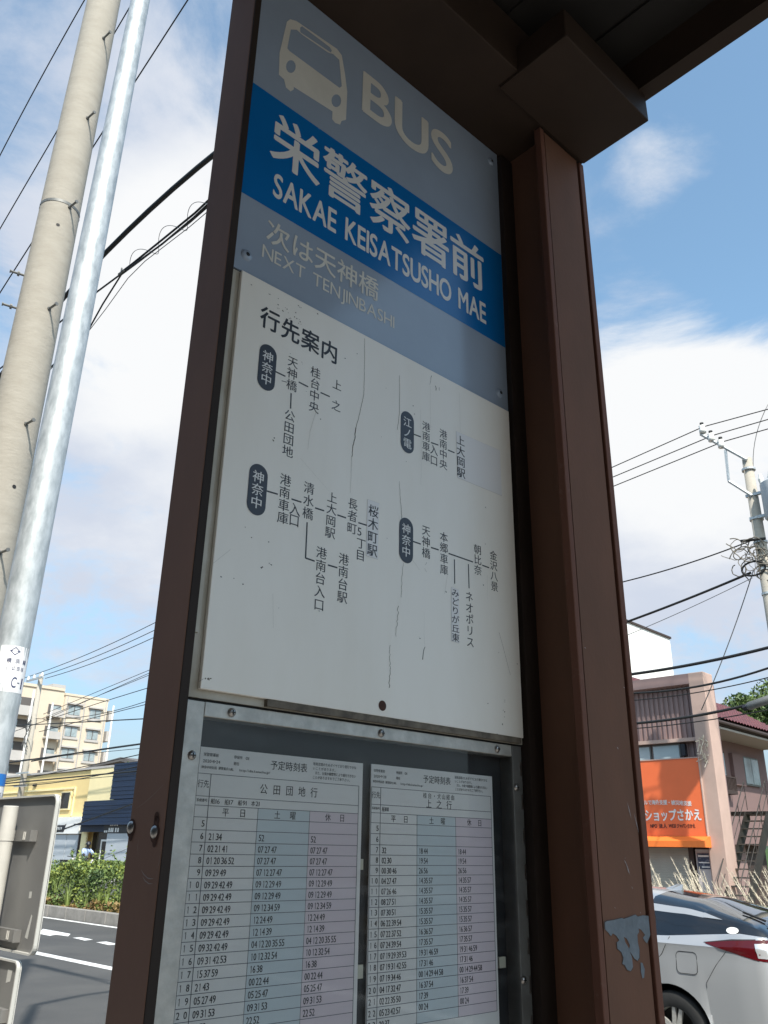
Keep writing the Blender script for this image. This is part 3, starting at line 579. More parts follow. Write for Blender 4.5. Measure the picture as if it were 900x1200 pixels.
# ---- the two timetable sheets
PO = -.0165
def sheet(u0, u1, zt, zb, tabx, cols, rows, hdr, title, sub, route, data, label):
    """cols: label|weekday|sat|hol column edges"""
    sh_ = thing('timetable_sheet', P((u0 + u1) / 2, PO, zb), label, 'timetable', 'timetable sheets in the case')
    b = MB(); b.pbox(u0, u1, PO - .0012, PO, zb, zt); b.build('paper', M['paper'], sh_)
    f1, f2, f3 = L0(PO + .00015), L0(PO + .0003), L0(PO + .0003)
    zlast = rows[-1]
    b = MB(); b.add([f1(cols[2], zlast), f1(cols[3], zlast), f1(cols[3], hdr[2]), f1(cols[2], hdr[2])], [(0, 1, 2, 3)]); b.build('saturday_column', M['tint_blue'], sh_)
    b = MB(); b.add([f1(cols[3], zlast), f1(cols[4], zlast), f1(cols[4], hdr[2]), f1(cols[3], hdr[2])], [(0, 1, 2, 3)]); b.build('holiday_column', M['tint_pink'], sh_)
    b = MB(); w = .00028
    def hl(z, x0=cols[0], x1=cols[4], w=w): b.add([f2(x0, z - w), f2(x1, z - w), f2(x1, z + w), f2(x0, z + w)], [(0, 1, 2, 3)])
    def vl(x, z0, z1, w=w): b.add([f2(x - w, z0), f2(x + w, z0), f2(x + w, z1), f2(x - w, z1)], [(0, 1, 2, 3)])
    for z in [hdr[0], hdr[1], hdr[2], hdr[3]] + rows: hl(z)
    vl(cols[0], zlast, hdr[0], .0004); vl(cols[1], zlast, hdr[0], .0004); vl(cols[4], zlast, hdr[0], .0004); vl(cols[2], zlast, hdr[2]); vl(cols[3], zlast, hdr[2])
    b.build('table_grid', M['grid'], sh_)
    b = MB(); W_ = u1 - u0
    # header lines
    row(b, '栄警察署前', f3, (u0 + .0055, zt - .0070), (u0 + .0195, zt - .0070), .0035, .0037, .012, 2)
    word(b, title, f3, u0 + .0038, u0 + .0235, zt - .0148, zt - .0118, .004, 2)
    row(b, '神奈中時刻表', f3, (u0 + .0040, zt - .0192), (u0 + .0190, zt - .0192), .0030, .0033, .012, 2); row(b, '運賃案内', f3, (u0 + .0235, zt - .0192), (u0 + .0325, zt - .0192), .0030, .0033, .012, 2)
    word(b, 'URL', f3, u0 + .0350, u0 + .0400, zt - .0205, zt - .0180, .004, 2); word(b, 'http://dia.kanachu.jp/', f3, u0 + .0470, u0 + .0850, zt - .0205, zt - .0180, .004, 2)
    row(b, '停留所', f3, (u0 + .0410, zt - .0070), (u0 + .0480, zt - .0070), .0034, .0036, .010, 2); word(b, '01', f3, u0 + .0535, u0 + .0575, zt - .0086, zt - .0056, .004, 2)
    row(b, '現在', f3, (u0 + .0410, zt - .0133), (u0 + .0445, zt - .0133), .0034, .0036, .010, 2)
    row(b, '予定時刻表', f3, (u0 + .0895, zt - .0112), (u0 + .1290, zt - .0112), .0098, .0100, .012, 3)
    for i, (s, n_) in enumerate((('道路混雑のためダイヤどおり運行できな', 1), ('いことがあります。', .52), ('また、台風や積雪等により運行できない', 1), ('ことがありますのでご了承下さい。', .88))):
        row(b, s, f3, (u0 + .1430 + (.003 if i == 2 else 0), zt - .0058 - i * .0047), (u0 + .1430 + .0590 * n_, zt - .0058 - i * .0047), .0034, .0037, .004, 2)
    cxl = (cols[0] + cols[1]) / 2
    row(b, '行先', f3, (cxl - .0033, (hdr[0] + hdr[1]) / 2 + .001), (cxl + .0033, (hdr[0] + hdr[1]) / 2 + .001), .0066, .0078, .012, 3)
    row(b, '系統番号', f3, (cxl - .0046, (hdr[1] + hdr[2]) / 2 + .0005), (cxl + .0046, (hdr[1] + hdr[2]) / 2 + .0005), .0030, .0034, .014, 2)
    mid = (cols[1] + cols[4]) / 2
    if sub:
        row(b, sub, f3, (mid - .0245, hdr[0] - .0050), (mid + .0245, hdr[0] - .0050), .0066, .0070, .010, 3); row(b, route, f3, (mid - .018, hdr[0] - .0142), (mid + .018, hdr[0] - .0142), .0100, .0108, .012, 3)
    else: row(b, route, f3, (mid - .0330, hdr[0] - .0105), (mid + .0330, hdr[0] - .0105), .0100, .0108, .012, 3)
    x = cols[1] + .0028
    for s in ['船16', '船17', '船91', '本21'] if not sub else ['船11']:
        put(b, s[0], f3, (x + .002, (hdr[1] + hdr[2]) / 2), .0050, .0056, .010, 2); word(b, s[1:], f3, x + .0050, x + .0098, (hdr[1] + hdr[2]) / 2 - .0022, (hdr[1] + hdr[2]) / 2 + .0022, .004, 2); x += .0158
    zc = (hdr[2] + hdr[3]) / 2
    for s, x0, x1 in (('平日', cols[1], cols[2]), ('土曜', cols[2], cols[3]), ('休日', cols[3], cols[4])):
        m_ = (x0 + x1) / 2 + .001; row(b, s, f3, (m_ - .0100, zc), (m_ + .0100, zc), .0082, .0086, .010, 3)
    b.build('heading_print', M['print'], sh_)
    b = MB(); top = hdr[3]
    for i, (h, cells) in enumerate(data):
        z0, z1 = rows[i], (rows[i - 1] if i else top); c = (z0 + z1) / 2; hh = .00285
        hs_ = str(h)
        if len(hs_) > 1: put(b, hs_[0], f3, (cols[0] + .0038, c), .0014 if hs_[0] == '1' else .0031, .0058, 0, 3, fit=True)
        put(b, hs_[-1], f3, (cols[1] - .0040, c), .0014 if hs_[-1] == '1' else .0031, .0058, 0, 3, fit=True)
        for ci, s in enumerate(cells):
            xx = cols[1 + ci] + (.0033 if ci == 0 else .0030); dw = .00350
            for k_, tok in enumerate(s.split()):
                for q_, dg_ in enumerate(tok):
                    gw = .0030 if dg_ != '1' else .0014
                    put(b, dg_, f3, (xx + dw / 2, c - .0004), gw, .0062, .004, 2, fit=True); xx += dw
                xx += .0012
    b.build('departure_times', M['print'], sh_)
    return sh_
def rowsgen(z0, z1, n, zend, nn): return [z0 + (z1 - z0) * i / (n - 1) for i in range(n)] + [z1 + (z1 - z0) / (n - 1) * (i + 1) for i in range(nn)]
rows1 = [1.5650] + [1.5542 - .01045 * i for i in range(18)]
D1 = [(5, ('', '', '')), (6, ('21 34', '52', '52')), (7, ('02 21 41', '07 27 47', '07 27 47')), (8, ('01 20 36 52', '07 27 47', '07 27 47')), (9, ('09 29 49', '07 12 27 47', '07 12 27 47')), (10, ('09 29 42 49', '09 12 29 49', '09 12 29 49')),
      (11, ('09 29 42 49', '09 12 29 49', '09 12 29 49')), (12, ('09 29 42 49', '09 12 34 59', '09 12 34 59')), (13, ('09 29 42 49', '12 24 49', '12 24 49')), (14, ('09 29 42 49', '12 14 39', '12 14 39')), (15, ('09 32 42 49', '04 12 20 35 55', '04 12 20 35 55')),
      (16, ('09 31 42 53', '10 12 32 54', '10 12 32 54')), (17, ('15 37 59', '16 38', '16 38')), (18, ('21 43', '00 22 44', '00 22 44')), (19, ('05 27 49', '05 25 47', '05 25 47')), (20, ('09 31 53', '09 31 53', '09 31 53')), (21, ('21 52', '22 52', '22 52')), (22, ('', '', '')), (23, ('', '', ''))]
# lens and paper: the pane hangs a little in front of the sheets, so shift the measured plane back
def back(u, z): k_ = (D - PO) / D; return u * k_, EYE + (z - EYE) * k_
KS = (D - PO) / D
def bu(x): return x * KS
def bzv(z): return EYE + (z - EYE) * KS
sheet(bu(.4299), bu(.6393), bzv(1.6405), 1.335, 0, [bu(x) for x in (.4290, .4440, .5015, .5668, .6338)], [bzv(z) for z in rows1], [bzv(z) for z in (1.6158, 1.5952, 1.5868, 1.5763)], '2020・8・24', None, '公田団地行', D1,
      'white printed timetable sheet on the left, headed 公田団地行, in the timetable case')
rows2 = [1.5670] + [1.5556 - .01045 * i for i in range(18)]
D2 = [(5, ('', '', '')), (6, ('', '', '')), (7, ('32', '18 44', '18 44')), (8, ('02 30', '19 54', '19 54')), (9, ('00 30 46', '26 56', '26 56')), (10, ('04 27 47', '14 35 57', '14 35 57')), (11, ('07 26 46', '14 35 57', '14 35 57')), (12, ('08 27 51', '14 35 57', '14 35 57')),
      (13, ('07 30 51', '15 35 57', '15 35 57')), (14, ('06 22 39 54', '15 35 57', '15 35 57')), (15, ('07 22 37 52', '16 36 57', '16 36 57')), (16, ('07 24 39 54', '17 35 57', '17 35 57')), (17, ('07 19 29 39 53', '19 31 46 59', '19 31 46 59')), (18, ('07 19 31 42 55', '17 31 46', '17 31 46')),
      (19, ('07 19 34 46', '00 14 29 44 58', '00 14 29 44 58')), (20, ('04 17 32 47', '16 37 54', '16 37 54')), (21, ('02 22 35 50', '17 39', '17 39')), (22, ('05 23 42 57', '00 24', '00 24')), (23, ('20 37', '', ''))]
sheet(bu(.6520), bu(.8611), bzv(1.6410), 1.335, 0, [bu(x) for x in (.6528, .6668, .7247, .7907, .8572)], [bzv(z) for z in rows2], [bzv(z) for z in (1.6162, 1.5976, 1.5888, 1.5783)], '2020・9・28', '桂台・犬山経由', '上之行', D2,
      'white printed timetable sheet on the right, headed 上之行, in the timetable case')
for (px, py, w_, h_, lb) in ((422, 1139, .0110, .0130, 'short yellowed tape tab between the two timetable sheets'), (590, 1128, .0120, .0120, 'short yellowed tape tab at the right edge of the right timetable sheet'), (424, 1013, .0070, .0110, 'small torn tape scrap high between the two timetable sheets')):
    u_, z_ = pan(px, py); u_, z_ = bu(u_), bzv(z_)
    b = MB(); b.pbox(u_ - w_ / 2, u_ + w_ / 2, -.0215, -.0180, z_ - h_ / 2, z_ + h_ / 2); o = b.build('tape_tab', M['tape'], loc=P(u_, -.02, z_)); tag(o, lb, 'tape', 'tape tabs in the timetable case')


# ================================================================== NEAR POLES AND THE BACK OF THE ROAD SIGN
def at(az, dist): v = hd(az) * dist; return v
g0 = at(-24.2, 4.62)
gp = thing('street_light_pole', (g0[0], g0[1], 0), 'smooth shiny galvanised steel pole with two stickers, in front of the concrete pole', 'pole')
def gc(z): return at(-24.28 + .105 * (z - 1.5) / 1.0 * .9, 4.62)
def gr(z): return float(np.interp(z, [0, 2.5, 5, 7.3, 9], [.088, .084, .078, .0645, .056]))
b = MB(); zs = np.linspace(0, 8.2, 30); b.tube([(gc(z)[0], gc(z)[1], z) for z in zs], [gr(z) for z in zs], 40); pole_m = b.build('shaft', M['galv'], gp, smooth=True)
gt = gc(8.2)
b = MB(); b.tube([(gt[0], gt[1], 8.19), (gt[0], gt[1], 8.5), (gt[0] + RN[0] * .6, gt[1] + RN[1] * .6, 8.9), (gt[0] + RN[0] * 1.9, gt[1] + RN[1] * 1.9, 9.1)], [.059, .055, .045, .04], 16); b.build('arm', M['galv'], gp, smooth=True)
b = MB(); b.tube([gt + RN * 1.85 + np.array([0, 0, 9.1]), gt + RN * 2.55 + np.array([0, 0, 9.12])], [.11, .13], 14); b.build('lamp_head', M['offwhite'], gp, smooth=True)
def polept(c, r, ang, z): d = hd(ang); return np.array([c[0], c[1], 0]) + d * r + np.array([0, 0, z])
def pole_label(c, r, a0, a1, z0, z1, name, m, parent, n=10):
    b = MB(); aa = np.linspace(a0, a1, n); vs = [polept(c, r, a, z0) for a in aa] + [polept(c, r, a, z1) for a in aa]
    b.add(vs, [(i, i + 1, n + i + 1, n + i) for i in range(n - 1)]); return b.build(name, m, parent, smooth=True)
FA = -24.2 + 180
def rpole(z): return gr(z) + .0006
gm_ = gc(2.36); st = pole_label(gm_, rpole(2.36), FA + 38, FA - 76, 2.245, 2.475, 'sticker', M['sticker'], gp)
def polefr(c, r, mid, zc):                    # x to the right as seen from the camera
    return lambda x, y: polept(c, r, mid - math.degrees(x / r), zc + y)
pf = polefr(gm_, rpole(2.36) + .0012, FA - 18, 2.36)
b = MB()
row(b, '横浜線', pf, (-.031, .040), (.052, .040), .023, .026, .006); row(b, '(公田桂', pf, (-.030, .003), (.045, .003), .019, .023, .0); put(b, 'C', pf, (.010, -.066), .026, .052, .0, 5, fit=True)
b.add([pf(.028, -.064), pf(.042, -.064), pf(.042, -.068), pf(.028, -.068)], [(0, 1, 2, 3)]); put(b, '1', pf, (.058, -.066), .010, .052, .0, 5, fit=True)
rh = lambda s_: [pf(-.010 + s_ * x, .088 + s_ * y) for x, y in ((0, .021), (.026, 0), (0, -.021), (-.026, 0))]
b.add(rh(1) + rh(.78), [(i, (i + 1) % 4, 4 + (i + 1) % 4, 4 + i) for i in range(4)]); b.add([pf(-.030, .090), pf(.010, .090), pf(.010, .086), pf(-.030, .086)], [(0, 1, 2, 3)])
b.build('sticker_lettering', mat('navy_ink', (.035, .045, .12), .5), st)
gl_ = gc(1.8); s2_ = pole_label(gl_, rpole(1.9), FA - 38, FA - 88, 1.715, 1.80, 'sticker', M['sticker'], gp); s3_ = pole_label(gl_, rpole(1.9), FA - 38, FA - 88, 1.805, 1.86, 'sticker', mat('blue_sticker', (.02, .17, .52), .5), gp)
b = MB(); put(b, '2', polefr(gl_, rpole(1.9) + .0012, FA - 60, 1.765), (0, 0), .020, .030, 0, 4); put(b, 'A', polefr(gl_, rpole(1.9) + .0012, FA - 74, 1.765), (0, 0), .020, .030, 0, 4); b.build('sticker_lettering', M['ink'], s2_)

u0_ = at(-26.68, 5.72)
up = thing('utility_pole', (u0_[0], u0_[1], 0), 'thick pale concrete utility pole with steel step bolts, behind the galvanised pole', 'utility pole')
def ur(z): return .178 - .0052 * z
b = MB(); zs = np.linspace(0, 12.5, 26); b.tube([(u0_[0], u0_[1], z) for z in zs], [ur(z) for z in zs], 48); b.build('shaft', M['concrete'], up, smooth=True)
UA2 = -26.68 + 180
def upz(py, px=None):
    d = ray(px, py); t = (5.72 - .15) / math.hypot(d[0], d[1]); return EYE + d[2] * t
for (x, y, hx, hy) in ((120, 41.5, 125.5, 29), (101.5, 136, 108.5, 123.5), (82.5, 241.5, 89, 230), (60.5, 361.5, 67, 352), (36, 497.5, 44, 488.5), (9.5, 649, 15.5, 643.5)):
    z = upz(y, x); a_ = UA2 - 24; p0 = polept(u0_, ur(z) - .01, a_, z)
    b = MB(); d = hd(a_); b.tube([p0, p0 + d * .105], .0085, 8); b.tube([p0 + d * .1049, p0 + d * .112], .014, 8); b.tube([p0 + d * .006, p0 + d * .018], .015, 6); b.build('step_bolt', M['alu_dull'], up)
for (y, x) in ((309, 37), (348, 29)):
    z = upz(y, x) - .02; a_ = UA2 + 86; p0 = polept(u0_, ur(z) - .01, a_, z); d = hd(a_)
    b = MB(); b.tube([p0, p0 + d * .10], .009, 8); b.tube([p0 + d * .04, p0 + d * .055], .02, 8); b.tube([p0 + d * .0995, p0 + d * .108], .014, 8); b.build('step_bolt', M['alu_dull'], up)
z = upz(234, 70); b = MB(); b.tube([(u0_[0], u0_[1], z - .012), (u0_[0], u0_[1], z + .012)], ur(z) + .003, 48, cap=False); b.build('steel_band', M['alu_dull'], up, smooth=True)
b = MB(); z = upz(266, 77); p0 = polept(u0_, ur(z) + .001, UA2 - 2, z); b.disc(p0, hd(UA2 - 2), .014, 12); z = upz(571, 23.5); p0 = polept(u0_, ur(z) + .001, UA2 - 26, z); b.disc(p0, hd(UA2 - 26), .014, 12); b.build('bolt_hole', M['gasket'], up)
b = MB(); b.sbox(4.2, 6.3, 2.12, 2.22, 11.2, 11.3); b.build('crossarm', M['galv'], up)

# road sign seen from the back
SC_ = 1.60
def son(az): 
    t = SC_ / math.cos(R(44.2 - az)); return t * math.sin(R(44.2 - az)), t
a_r, r_r = son(-19.95); a_p, r_p = son(-21.85)
rs = thing('road_sign', S(a_p, SC_ - .05, 0), 'pair of grey metal road sign plates seen from the back, strapped to a pale post', 'road sign')
zt, zb = EYE + .0500 * r_r, EYE - .1045 * r_r
def rrect(x0, x1, y0, y1, r, k=6):
    out = []
    for (cx_, cy_, s_) in ((x1 - r, y1 - r, 0), (x0 + r, y1 - r, 90), (x0 + r, y0 + r, 180), (x1 - r, y0 + r, 270)):
        for i in range(k + 1): t_ = R(s_ + 90 * i / k); out.append((cx_ + r * math.cos(t_), cy_ + r * math.sin(t_)))
    return out
def plate(a0, a1, z0, z1, r=.035):
    b = MB(); q = rrect(a0, a1, z0, z1, r); b.prism(q, lambda x, y: S(x, SC_ + .0002, y), lambda x, y: S(x, SC_ + .003, y)); pl = b.build('plate', M['sign_back'], rs)
    q2 = rrect(a0 + .007, a1 - .007, z0 + .007, z1 - .007, r - .006); n = len(q)
    b = MB(); b.add([S(x, SC_ - .013, y) for x, y in q] + [S(x, SC_ - .013, y) for x, y in q2] + [S(x, SC_ + .006, y) for x, y in q] + [S(x, SC_ + .0001, y) for x, y in q2],
          [(i, (i + 1) % n, n + (i + 1) % n, n + i) for i in range(n)] + [(i, (i + 1) % n, 2 * n + (i + 1) % n, 2 * n + i) for i in range(n)] + [(n + i, n + (i + 1) % n, 3 * n + (i + 1) % n, 3 * n + i) for i in range(n)])
    b.build('rim', M['sign_rim'], pl); return pl
pl1 = plate(a_r, a_r + .60, zb, zt)
a_l, r_l = son(-20.66); pl2 = plate(a_l, a_l + .33, EYE - .255 * r_l, EYE - .1085 * r_l, .028)
b = MB(); pz = EYE + .0365 * (r_p - .04); b.tube([S(a_p, SC_ - .058, z) for z in (0, pz - .002, pz)], [.0303, .0303, .028], 28); b.build('post', M['offwhite'], rs, smooth=False, autosmooth=40)
for zc in (EYE + .0075 * r_p, EYE - .083 * r_p, EYE - .150 * r_p):
    b = MB(); b.sbox(a_p - .155, a_p + .155, SC_ - .021, SC_ - .0005, zc - .021, zc + .021); b.sbox(a_p - .155, a_p - .150, SC_ - .030, SC_ - .021, zc - .021, zc + .021); b.sbox(a_p + .150, a_p + .155, SC_ - .030, SC_ - .021, zc - .021, zc + .021)
    br = b.build('bracket', M['sign_back'], rs)
    b = MB(); b.tube([S(a_p, SC_ - .058, zc - .020), S(a_p, SC_ - .058, zc + .020)], .0325, 28, cap=False); b.sbox(a_p + .03, a_p + .07, SC_ - .072, SC_ - .060, zc - .02, zc + .02); b.sbox(a_p - .095, a_p - .0905, SC_ - .0235, SC_ - .0209, zc - .015, zc + .015); b.sbox(a_p - .082, a_p - .0775, SC_ - .0235, SC_ - .0209, zc - .015, zc + .015); b.build('clamp', M['offwhite'], br)
    b = MB(); b.tube([S(a_p + .052, SC_ - .084, zc), S(a_p + .052, SC_ - .05, zc)], .006, 8); b.build('clamp_bolt', M['alu_dull'], br)
fs = lambda x, y: S(a_r + .12 - x, SC_ - .0006, EYE - .050 * r_r + y)
b = MB(); b.add([fs(-.012, .012), fs(.010, .013), fs(.011, -.010), fs(-.011, -.012)], [(0, 1, 2, 3)]); b.add([S(a_r + .11, SC_ - .0006, zb + .055), S(a_r + .085, SC_ - .0006, zb + .135), S(a_r + .075, SC_ - .0006, zb + .13), S(a_r + .085, SC_ - .0006, zb + .05)], [(0, 1, 2, 3)])
b.build('torn_sticker', M['sign_rim'], pl1)
b = MB(); b.add([S(a_l + .10, SC_ - .0006, EYE - .118 * r_l), S(a_l + .06, SC_ - .0006, EYE - .118 * r_l), S(a_l + .065, SC_ - .0006, EYE - .128 * r_l), S(a_l + .10, SC_ - .0006, EYE - .130 * r_l)], [(0, 1, 2, 3)]); b.build('torn_sticker', M['sign_rim'], pl2)

# ================================================================== OVERHEAD WIRES
def wire(label, px, c, r, m='wire', ext=(25, 25), group=None, poly=False, name='overhead_wire', cat='cable', sag=None):
    pts = [S(*((lambda q: (q[0], c, q[1]))(onc(x, y, c)))) for x, y in px]
    d0 = _n(pts[0] - pts[1]); d1 = _n(pts[-1] - pts[-2])
    if len(pts) == 3 and not poly:                       # smooth sagging run through three points
        p0, p1, p2 = pts; t1 = np.linalg.norm(p1 - p0) / (np.linalg.norm(p1 - p0) + np.linalg.norm(p2 - p1)); cc = (p1 - (1 - t1) ** 2 * p0 - t1 ** 2 * p2) / (2 * t1 * (1 - t1))
        pts = [(1 - t) ** 2 * p0 + 2 * t * (1 - t) * cc + t * t * p2 for t in np.linspace(0, 1, 12)]
        d0 = _n(pts[0] - pts[1]); d1 = _n(pts[-1] - pts[-2])
    if ext[0]: pts = [pts[0] + d0 * ext[0]] + pts
    if ext[1]: pts = pts + [pts[-1] + d1 * ext[1]]
    b = MB(); b.tube(pts, r, 7); o = b.build(name, M[m], loc=pts[len(pts) // 2], smooth=True); return tag(o, label, cat, group)
GL = 'cables over the pavement'
wire('thin black wire cutting the top left corner of the sky, left of the concrete pole', [(99, 0), (52, 84), (0, 182)], 3.2, .0095, ext=(4, 12), group=GL)
wire('thin black wire passing behind the upper concrete pole, second from the top left corner', [(151, 10), (73, 143), (0, 268)], 3.2, .0085, ext=(4, 12), group=GL)
wire('thin black wire reaching highest right of the galvanised pole', [(220, 0), (113, 166), (0, 343)], 3.2, .0085, ext=(4, 12), group=GL)
wire('thickest smooth black cable sagging behind the concrete pole to the shelter post', [(262, 172), (124, 296), (0, 441)], 3.4, .029, ext=(3, 14), group=GL)
# the lashed bundle with its spiral hanger
def qn(px, c): return [S(onc(x, y, c)[0], c, onc(x, y, c)[1]) for x, y in px]
bd = thing('lashed_cable_bundle', qn([(154, 310)], 3.6)[0], 'bundle of thin black cables wound with a loose spiral hanger wire, beside the thick cable', 'cable', GL)
b = MB(); b.tube(qn([(262, 218), (228, 250), (190, 281), (154, 310), (142, 319)], 3.6), .012, 7); b.tube(qn([(262, 222), (228, 254), (190, 286), (142, 321), (111, 344), (60, 386), (0, 432)], 3.6), .011, 7); b.tube(qn([(262, 226), (222, 261), (165, 305), (142, 322), (120, 357), (104, 386), (60, 430), (0, 474)], 3.62), .010, 7); b.build('cable', M['wire'], bd, smooth=True)
b = MB(); b.tube(qn([(262, 232), (222, 266), (170, 306), (150, 326), (124, 362), (104, 388), (58, 434), (0, 480)], 3.58), .0045, 6); b.build('messenger_wire', M['wire_grey'], bd, smooth=True)
b = MB(); sp = []
bx = np.array([(262, 222), (154, 310)], float); nv = np.array([-.64, -.77])
for i in range(120):
    t = i / 119 * 3.2; q = bx[0] + (bx[1] - bx[0]) * i / 119; a_ = 2 * math.pi * t
    q = q + np.array([-.63, -.77]) * (math.cos(a_) * 9.0 - 0) + np.array([-.77, .63]) * math.sin(a_) * 5.0
    sp.append(S(onc(q[0], q[1], 3.6)[0], 3.6 + .04 * math.sin(a_), onc(q[0], q[1], 3.6)[1]))
b.tube(sp, .0035, 6); b.build('spiral_hanger', M['wire_grey'], bd, smooth=True)
b = MB(); q = qn([(142, 319)], 3.58)[0]; b.tube([q + RD * .06, q - RD * .06], .012, 8); b.tube([q + np.array([0, 0, .06]), q - np.array([0, 0, .02])], .01, 8); b.build('cable_clamp', M['alu_dull'], bd)
GF = 'wires over the far side of the road'
for i, (x0, y0, x1, y1) in enumerate(((179, 731, 36, 792), (178, 740, 43, 794), (177, 748.5, 53, 795))):
    wire(('highest', 'middle', 'lowest')[i] + ' of the three parallel thin wires above the cream apartment block', [(x0, y0), ((x0 + x1) / 2, (y0 + y1) / 2 + 3), (x1, y1)], 24.5, .022, ext=(13, 0 if i else 30), group=GF)
wire('thin wire crossing the top floor of the apartment block from the brown post', [(169, 807.5), (100, 829), (17, 857)], 24., .022, ext=(13, 30), group=GF)
wire('thin wire just below the apartment block roofline wire, running to the distant pole', [(168, 823), (110, 838), (42, 842)], 24.2, .020, ext=(13, 0), group=GF)
wire('thickest black cable in front of the lower floors of the apartment block', [(163, 872), (100, 881), (37, 892)], 23.8, .045, ext=(13, 0), group=GF)
wire('dark cable sloping over the yellow shop roof, below the thickest cable', [(160, 885), (100, 898), (20, 914)], 23.8, .025, ext=(13, 30), group=GF)
wire('dark cable crossing the yellow shop wall, lowest on the left side', [(140, 903), (80, 915), (6, 921)], 23.8, .025, ext=(13, 30), group=GF)
GR = 'wires at the right hand pole'
for i, (p0, p1, p2) in enumerate((((725.5, 544), (824.5, 500), (900, 479.5)), ((725.5, 556), (836, 510), (900, 491.5)), ((727, 566.5), (847.5, 517.5), (900, 502.6)))):
    wire(('top', 'middle', 'bottom')[i] + ' of the three parallel wires on the white insulators at right', [p0, p1, p2], 23., .016, ext=(40, 20), group=GR, poly=True)
wire('single dark wire sloping up to the tangled cables on the right pole', [(737.5, 680), (810, 659), (879, 634)], 23., .020, ext=(40, 0), group=GR)
wire('lumpy thick black cable ending at the cable loops on the right pole', [(742, 726), (805, 702), (880, 671)], 23., .036, ext=(40, 0), group=GR)
wire('very thin grey wire just below the lumpy thick cable at right', [(757, 735), (820, 707), (882, 677)], 23., .010, 'wire_grey', ext=(40, 0), group=GR)
wire('thick black cable crossing the white building, lowest against the sky at right', [(748, 789), (820, 777), (900, 759)], 21., .040, ext=(40, 20), group=GR)
wire('black cable running along the top edge of the brown shop building', [(749, 812), (820, 804), (900, 783)], 21., .028, ext=(40, 20), group=GR)
wire('thin black wire crossing the upper wall of the brown shop building', [(751, 820), (820, 811), (900, 794)], 21.2, .014, ext=(40, 20), group=GR)
wire('thick black cable crossing the brown shop wall just above its pink sill', [(752, 847), (820, 838), (900, 820)], 21., .036, ext=(40, 20), group=GR)
wire('thin wire below the thick cable on the brown shop wall', [(753, 853), (815, 846), (866, 838)], 21.2, .014, ext=(40, 20), group=GR)
wire('slender stay wire slanting steeply down from the right pole past the shop roof', [(883, 668), (856, 748), (822, 832)], 23.2, .014, 'wire_grey', ext=(0, 0), group=GR)
wire('slender wire hanging vertically down to the transformer on the right pole', [(900, 474), (889, 500), (886, 572)], 23.1, .010, 'wire_grey', ext=(0, 0), group=GR)

q_ = lambda x, y: S(onc(x, y, 20.9)[0], 20.9, onc(x, y, 20.9)[1])
b = MB(); p0, p1 = q_(874, 829), q_(908, 817); b.tube([p0, p0 + (p1 - p0) * .12, p0 + (p1 - p0) * .88, p1], [.04, .10, .10, .04], 14); o = b.build('cable_closure', M['alu_dull'], loc=(p0 + p1) / 2, smooth=True); tag(o, 'fat grey cable closure hanging in front of the red tiled roof', 'cable closure')
b = MB(); p0, p1 = q_(871, 829), q_(889, 824); b.tube([p0 + np.array([0, 0, -.02]), p1 + np.array([0, 0, -.02])], .075, 4); o = b.build('junction_box', M['ink'], loc=(p0 + p1) / 2); tag(o, 'small black junction box on the cable beside the grey closure', 'junction box')

# ================================================================== DISTANT UTILITY POLES
ax_, _ = onc(47, 800, 24.5)
dp = thing('utility_pole', S(ax_ - 0, 24.5, ROAD_Z + .12), 'distant grey utility pole with crossarm in front of the cream apartment block', 'utility pole')
zt_ = onc(47, 796, 24.5)[1]
b = MB(); b.tube([S(ax_, 24.5, ROAD_Z + .1), S(ax_, 24.5, zt_ + .3)], [.22, .15], 16); b.build('shaft', M['concrete'], dp, smooth=True)
b = MB(); b.sbox(ax_ - .9, ax_ + 1.6, 24.2, 24.3, zt_ - .05, zt_ + .07); b.sbox(ax_ - 1.2, ax_ + .6, 24.2, 24.3, zt_ - 7.0, zt_ - 6.9); b.sbox(ax_ - 1.2, ax_ + .6, 24.2, 24.3, zt_ - 6.2, zt_ - 6.1); b.build('crossarm', M['galv'], dp)
b = MB()
for da in (-.7, .5, 1.4): b.tube([S(ax_ + da, 24.25, zt_ + .07), S(ax_ + da, 24.25, zt_ + .32)], [.09, .06], 10)
b.build('insulator', M['ceramic'], dp)
b = MB()
for i in range(12): z = zt_ - 3.2 + random.uniform(-.9, .9); b.tube([S(ax_ + random.uniform(-.4, .4), 24.2, z), S(ax_ + random.uniform(-.5, .5), 24.1, z - .4), S(ax_ + random.uniform(-.4, .4), 24.25, z - .7)], .025, 5)
b.build('cable_tangle', M['wire_grey'], dp)
ap_, zp_ = 7.6, onc(875, 538, 23.)[1]
rp = thing('utility_pole', S(ap_, 23., ROAD_Z + .12), 'concrete utility pole at right with angled crossarm, white insulators and grey transformer', 'utility pole')
b = MB(); b.tube([S(ap_, 23., ROAD_Z + .1), S(ap_, 23., zp_)], [.24, .135], 20); b.build('shaft', M['concrete'], rp, smooth=True)
q = lambda x, y: S(onc(x, y, 23.)[0], 22.82, onc(x, y, 23.)[1])
def barb(mb, p0, p1, h=.05): mb.tube([p0, p1], h, 4)
b = MB(); barb(b, q(824, 511), q(878, 541)); barb(b, q(853, 530), q(857, 566), .045); barb(b, q(857, 566), q(884, 583), .045); b.build('crossarm', M['galv'], rp)
